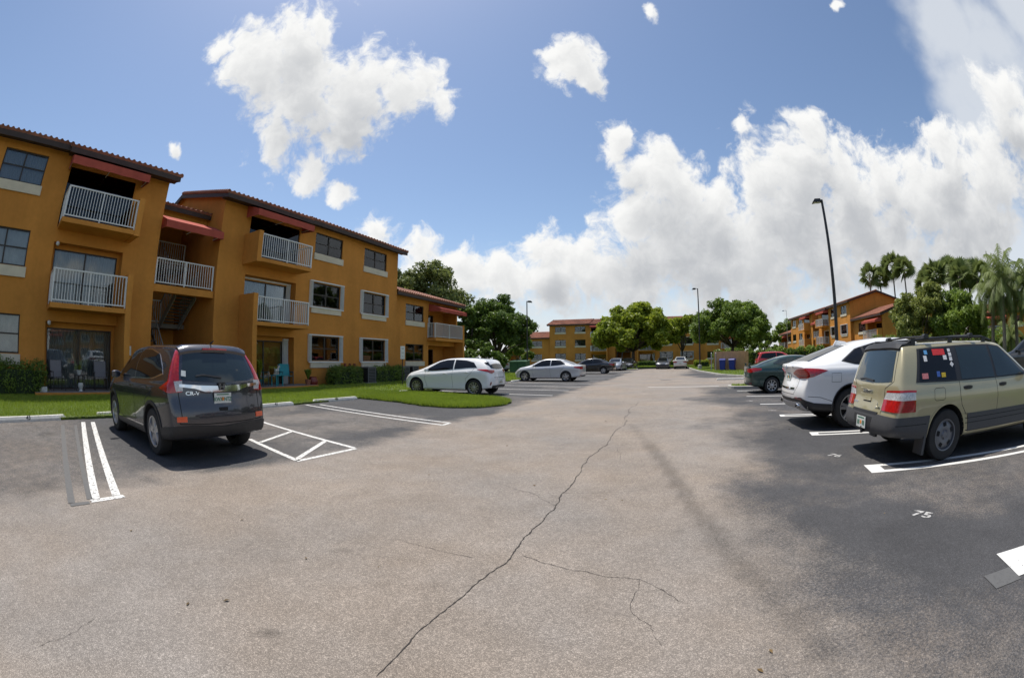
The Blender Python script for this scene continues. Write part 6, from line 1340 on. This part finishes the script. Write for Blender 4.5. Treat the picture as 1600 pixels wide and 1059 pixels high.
# green transformer
ctr = (gnd(795,584)+gnd(820,583.3))/2; t = empty('utility_box', tuple(ctr+Vector((.3,.6,0))), math.radians(-20)); tag(t, 'green metal utility box on the lawn beside the silver white sedan', 'utility box'); gm = mat('transformer_green', (.045,.12,.06), .5, noise=[(3,3,.85,1.1)])
MB().box(-.95,.95,-.75,.75,-.02,.12).build('pad', M['conc'], t); MB().add([(-.85,-.65,.12),(.85,-.65,.12),(.85,.65,.12),(-.85,.65,.12),(-.85,-.65,1.15),(.85,-.65,1.15),(.85,.65,1.3),(-.85,.65,1.3)], [(3,2,1,0),(4,5,6,7),(0,1,5,4),(1,2,6,5),(2,3,7,6),(3,0,4,7)]).build('cabinet', gm, t); MB().add([(-.9,-.72,1.152),(.9,-.72,1.152),(.9,.7,1.312),(-.9,.7,1.312),(-.9,-.72,1.21),(.9,-.72,1.21),(.9,.7,1.37),(-.9,.7,1.37)], [(3,2,1,0),(4,5,6,7),(0,1,5,4),(1,2,6,5),(2,3,7,6),(3,0,4,7)]).build('lid', gm, t)
MB().box(-.01,.01,-.656,-.652,.16,1.1).build('door_seam', M['seam'], t)

# wooden bin enclosure with two blue bins
q0, q1 = polar(26.2,44.5), polar(30.3,44.0); d = (q1-q0); E_ = empty('bin_enclosure', tuple(q0), math.atan2(d.y,d.x)); tag(E_, 'tan board enclosure for bins on the kerbed island', 'enclosure'); wd = mat('tan_boards', (.60,.34,.17), .85, noise=[(2,4,.85,1.1),(20,3,.9,1.08)]); L_ = d.length
nb = 22
for k in range(nb):
    x0 = L_*k/nb; MB().box(x0+.006,x0+L_/nb-.006,0,.03+.004*(k%3),.08,1.92+.015*math.sin(k*2.3)).build('board', wd, E_)
for k in range(12): y0 = .04+2.6*k/12; MB().box(-.03,0,y0+.006,y0+2.6/12-.006,.08,1.92).build('board', wd, E_); MB().box(L_,L_+.03,y0+.006,y0+2.6/12-.006,.08,1.92).build('board', wd, E_)
for x in (.05, L_/2, L_-.05): MB().box(x-.05,x+.05,.035,.13,0,1.9).build('post', wd, E_)
MB().box(0,L_,.035,.07,.4,.5).box(0,L_,.035,.07,1.5,1.6).build('rail', wd, E_)
blue = mat('blue_bin_plastic', (.012,.03,.26), .45, noise=[(4,2,.9,1.1)])
def bin_(label, at, rz):
    r = empty('wheelie_bin', tuple(at), rz); tag(r, label, 'bin')
    MB().add([(-.24,-.26,.06),(.24,-.26,.06),(.24,.26,.06),(-.24,.26,.06),(-.30,-.36,1.0),(.30,-.36,1.0),(.30,.34,1.0),(-.30,.34,1.0)], [(3,2,1,0),(4,5,6,7),(0,1,5,4),(1,2,6,5),(2,3,7,6),(3,0,4,7)]).build('bin_body', blue, r)
    MB().add([(-.32,-.40,1.0),(.32,-.40,1.0),(.32,.38,1.0),(-.32,.38,1.0),(-.28,-.34,1.07),(.28,-.34,1.07),(.28,.36,1.11),(-.28,.36,1.11)], [(3,2,1,0),(4,5,6,7),(0,1,5,4),(1,2,6,5),(2,3,7,6),(3,0,4,7)]).build('lid', blue, r)
    MB().tube([(-.26,.42,.95),(.26,.42,.95)], .018, 8).build('handle', blue, r)
    for sg in (1,-1): MB().lathe([(0,-.03),(.10,-.03),(.10,.03),(0,.03)], 16, 'x', (sg*.26,.30,.10)).build('wheel', M['tyre'], r)
u = d.normalized(); nn = Vector((u.y,-u.x,0))
bin_('blue wheelie bin at the middle of the tan board enclosure', q0+u*.95*1.0+nn*.6+Vector((0,0,.10)), math.atan2(u.y,u.x)+.1); bin_('blue wheelie bin standing clear of the grey posts at the enclosure', q0+u*1.95+nn*.6+Vector((0,0,.10)), math.atan2(u.y,u.x)-.08)
for k, label in enumerate(('pale steel gate post at the corner of the bin enclosure','grey steel gate post nearest the blue bins')):
    g_ = q0+u*(-.25+.45*k)+nn*.25; e = empty('gate_post', tuple(g_)); tag(e, label, 'post'); MB().tube([(0,0,-.02),(0,0,1.75)], .055, 10).build('pipe', M['steel'], e, smooth=True, angle=50); MB().lathe([(.06,1.75),(.045,1.80),(0,1.82)], 10).build('cap', M['steel'], e, smooth=True)

# wall-mounted pieces on the near building --------------------------------
rzA = math.pi/2-AZ
def wall_item(name, label, cat, s_, y, z): o = empty(name, tuple(onA(s_, y, z)), rzA); tag(o, label, cat); return o
w = wall_item('wall_notice','small white notice on the wall between patio and stair','sign',5.45,-.002,1.55); MB().box(-.13,.13,-.012,0,-.17,.17).build('panel', M['plate'], w); MB().box(-.07,.07,-.014,-.0122,.03,.06).build('lettering', M['faint'], w)
w = wall_item('wall_notice','small yellow notice on the wall beside the stair opening','sign',6.05,-.002,1.40); MB().box(-.16,.16,-.012,0,-.11,.11).build('panel', mat('yellow_sign', (.6,.45,.03), .5), w); MB().box(-.11,.11,-.0135,-.012,.0,.02).box(-.11,.11,-.0135,-.012,-.04,-.02).build('lettering', M['ink'], w)
w = wall_item('wall_notice','white notice on the wall between the stair and the teal patio chair','sign',10.15,-.002,1.50); MB().box(-.14,.14,-.012,0,-.20,.20).build('panel', M['plate'], w); MB().box(-.07,.07,-.014,-.0122,.04,.08).build('lettering', M['faint'], w)
for lab, s_, z in (('round white wall lamp above the patio with two grey chairs',1.78,2.36),('round white wall lamp over the middle balcony above the grey chairs',1.78,5.02)):
    w = wall_item('wall_lamp', lab, 'lamp', s_, -.002, z); MB().lathe([(.06,0),(.06,.02),(.03,.03)], 14, 'z').build('mount', M['bronze'], w, rot=(math.pi/2,0,0)); MB().lathe([(.0,.03),(.06,.045),(.085,.10),(.06,.155),(0,.175)], 14, 'z').build('globe', M['shutter'], w, smooth=True, rot=(math.pi/2,0,0))
for k, s_ in enumerate((18.35,18.75,19.15,21.95)):
    w = wall_item('pipe_cover','short rust-brown pipe cover on the wall above the hedges','pipe cover',s_,-.01,1.10); w['group'] = 'pipe covers above the hedges'; MB().box(-.05,.05,-.08,0,-.32,.06).build('cover', M['rust'] if 'rust' in M else M.setdefault('rust', mat('rust_brown', (.20,.055,.03), .8)), w); MB().tube([(0,-.05,-.9),(0,-.05,-.3)], .025, 6).build('pipe', M['rust'], w)
for lab, s_, y in (('grey condenser unit between the two clipped hedges',19.5,-.75),('grey condenser unit beside the white sign post',23.2,-.55),('grey condenser unit behind the nose of the white hatchback',24.6,-.35)):
    w = empty('condenser_unit', tuple(onA(s_, y, .05)), rzA); tag(w, lab, 'condenser'); am = M.setdefault('ac', mat('condenser_grey', (.13,.135,.14), .5)); MB().box(-.38,.38,-.38,.38,0,.06).build('pad', M['conc'], w); MB().box(-.32,.32,-.32,.32,.06,.86).build('coil', M['dark'], w); MB().box(-.35,.35,-.35,.35,.86,.93).box(-.35,-.31,-.35,-.31,.06,.86).box(.31,.35,-.35,-.31,.06,.86).box(-.35,-.31,.31,.35,.06,.86).box(.31,.35,.31,.35,.06,.86).build('casing', am, w)
    for k in range(9): MB().box(-.31,.31,-.345,-.335,.10+k*.085,.13+k*.085).build('louvre', am, w)

# patio furniture ----------------------------------------------------------
grey_mesh = mat('grey_sling', (.20,.19,.20), .8, noise=[(60,2,.85,1.1)]); darkf = mat('dark_frame', (.03,.03,.032), .45); teal = mat('teal_paint', (.02,.27,.30), .6, noise=[(6,3,.85,1.1)]); tealf = mat('teal_dark', (.015,.10,.12), .6)
def chair(label, at, rz, seat_m, frame_m, group=None):
    r = empty('patio_chair', tuple(at), rz); tag(r, label, 'chair', group)
    MB().add([(-.25,-.26,.42),(.25,-.26,.42),(.25,.22,.40),(-.25,.22,.40),(-.25,-.26,.44),(.25,-.26,.44),(.25,.22,.42),(-.25,.22,.42)], [(3,2,1,0),(4,5,6,7),(0,1,5,4),(1,2,6,5),(2,3,7,6),(3,0,4,7)]).build('seat', seat_m, r)
    MB().add([(-.25,.22,.44),(.25,.22,.44),(.25,.36,.98),(-.25,.36,.98),(-.25,.24,.44),(.25,.24,.44),(.25,.38,.98),(-.25,.38,.98)], [(0,1,2,3),(7,6,5,4),(0,4,5,1),(1,5,6,2),(2,6,7,3),(3,7,4,0)]).build('backrest', seat_m, r)
    for sg in (1,-1):
        MB().tube([(sg*.27,-.27,0),(sg*.27,-.27,.62),(sg*.27,.24,.60)], .015, 8).build('front_leg', frame_m, r); MB().tube([(sg*.27,.34,0),(sg*.27,.22,.40),(sg*.27,.36,1.0)], .015, 8).build('rear_leg', frame_m, r); MB().box(sg*.27-.025,sg*.27+.025,-.28,.20,.612,.632).build('armrest', frame_m, r)
    return r
zp = .158
chair('grey sling patio chair beside the white planter box', onA(2.15,-.45,zp), rzA+.15+math.pi*0, grey_mesh, darkf); chair('grey sling patio chair beside the cheek wall of the patio', onA(4.05,-.45,zp), rzA-.15, grey_mesh, darkf)
def table(label, at, rz, m, H=.55, W_=.5, round_=False):
    r = empty('patio_table', tuple(at), rz); tag(r, label, 'table')
    if round_: MB().lathe([(0,H-.025),(W_/2,H-.025),(W_/2,H),(0,H)], 20).build('table_top', m, r)
    else: MB().box(-W_/2,W_/2,-W_/2,W_/2,H-.03,H).build('table_top', m, r)
    for a in (1,-1):
        for b in (1,-1): MB().box(a*W_*.36-.02,a*W_*.36+.02,b*W_*.36-.02,b*W_*.36+.02,0,H-.03).build('leg', m, r)
    return r
table('small dark round table between the two grey patio chairs', onA(3.1,-.5,zp), rzA, darkf, .52, .5, True)
terr = mat('terracotta', (.32,.12,.07), .85, noise=[(5,3,.8,1.1)]); cer = mat('white_ceramic', (.55,.55,.52), .35, noise=[(12,2,.8,1.05)]); dred = mat('dark_red_glaze', (.20,.025,.018), .3, noise=[(5,3,.8,1.1)])
def pot(label, at, prof, m, plant=None, cat='pot'):
    r = empty('plant_pot', tuple(at)); tag(r, label, cat); MB().lathe(prof, 20).build('pot', m, r, smooth=True, angle=50)
    top = prof[-1][1]; MB().lathe([(0,top-.03),(prof[-1][0]*.95,top-.03)], 16).build('soil', M['dark'], r)
    if plant:
        n, h, w, mm, sd_ = plant; rng = np.random.default_rng(sd_); V = []; T = []
        for i in range(n):
            a = rng.uniform(0,6.283); ln = h*rng.uniform(.6,1.1); out = w*rng.uniform(.3,1.0); p0 = Vector((0,0,top-.03)); p1 = Vector((math.cos(a)*out*.5,math.sin(a)*out*.5,top+ln*.75)); p2 = Vector((math.cos(a)*out,math.sin(a)*out,top+ln*.72)); s_ = Vector((-math.sin(a),math.cos(a),0))*.035
            V += [p0-s_*.3,p0+s_*.3,p1+s_,p1-s_]+[p1-s_,p1+s_,p2+s_*.1,p2-s_*.1]; t_ = rng.uniform(.2,.9); T += [t_,t_]
        link('leaves', mesh_np('leaves', np.array([tuple(q) for q in V]), 4, np.array(T), M[mm]), r)
    return r
pot('white ceramic flower pot on the small dark round table', onA(3.1,-.5,zp+.52), [(.0,0),(.07,0),(.10,.08),(.11,.16)], cer, (26,.22,.16,'leaf_olive',3)); pot('white urn standing under the round table', onA(3.1,-.75,zp), [(0,0),(.09,0),(.06,.05),(.12,.18),(.10,.27)], cer, None)
w = empty('planter_box', tuple(onA(1.45,-.95,.10)), rzA); tag(w, 'small white planter box at the corner of the patio with grey chairs', 'planter'); MB().box(-.16,.16,-.12,.12,0,.22).build('box', cer, w); MB().box(-.14,.14,-.10,.10,.22,.225).build('soil', M['dark'], w)
chair('teal patio chair in front of the white door shutter', onA(13.55,-.55,zp), rzA-.35, teal, tealf)
chair('dark teal patio chair in shade behind the yellow green plant', onA(12.0,-.55,zp), rzA+.5, tealf, tealf)
table('small teal square table beside the teal patio chair', onA(12.75,-.85,zp), rzA, teal, .50, .52)
pot('tall potted plant with yellow green leaves beside the cheek wall', onA(11.75,-.75,zp), [(0,0),(.12,0),(.16,.25),(.17,.32)], tealf, (60,1.05,.42,'leaf_lime',5)); pot('dark red glazed pot on the lawn at the patio corner', onA(15.05,-.85,.03), [(0,0),(.17,0),(.27,.18),(.28,.32),(.20,.47),(.21,.50)], dred, None); pot('leafy potted plant beside the dark red glazed pot', onA(14.6,-1.0,.16), [(0,0),(.11,0),(.15,.22),(.16,.26)], terr, (46,.60,.45,'leaf_mid',7))
# white dog figurine on the teal table
r = empty('figurine', tuple(onA(12.72,-.85,zp+.50)), rzA+.4); tag(r, 'white dog figurine standing on the teal table', 'figurine')
b = MB(); b.lathe([(0,-.15),(.05,-.14),(.065,-.05),(.055,.05),(.068,.13),(.03,.17),(0,.175)], 12, 'x', (0,0,.20)); b.lathe([(0,-.06),(.045,-.03),(.05,.03),(.025,.10),(0,.115)], 10, 'x', (.22,0,.36)); b.tube([(.12,0,.22),(.20,0,.35)], [.05,.035], 8)
for x in (-.10,.10):
    for sg in (1,-1): b.tube([(x,sg*.035,.18),(x+.01,sg*.035,0)], [.025,.017], 6)
b.tube([(-.15,0,.23),(-.24,0,.33)], [.015,.006], 6); b.tube([(.20,.03,.40),(.18,.05,.45)], [.018,.004], 5); b.tube([(.20,-.03,.40),(.18,-.05,.45)], [.018,.004], 5); b.build('figure', cer, r, smooth=True, angle=60)
# fourth building glimpsed behind the palms
far_building(polar(71.5,66)+Vector((6,-14,0)), 165.0, 'ochre apartment building glimpsed behind the queen palms and stop sign')
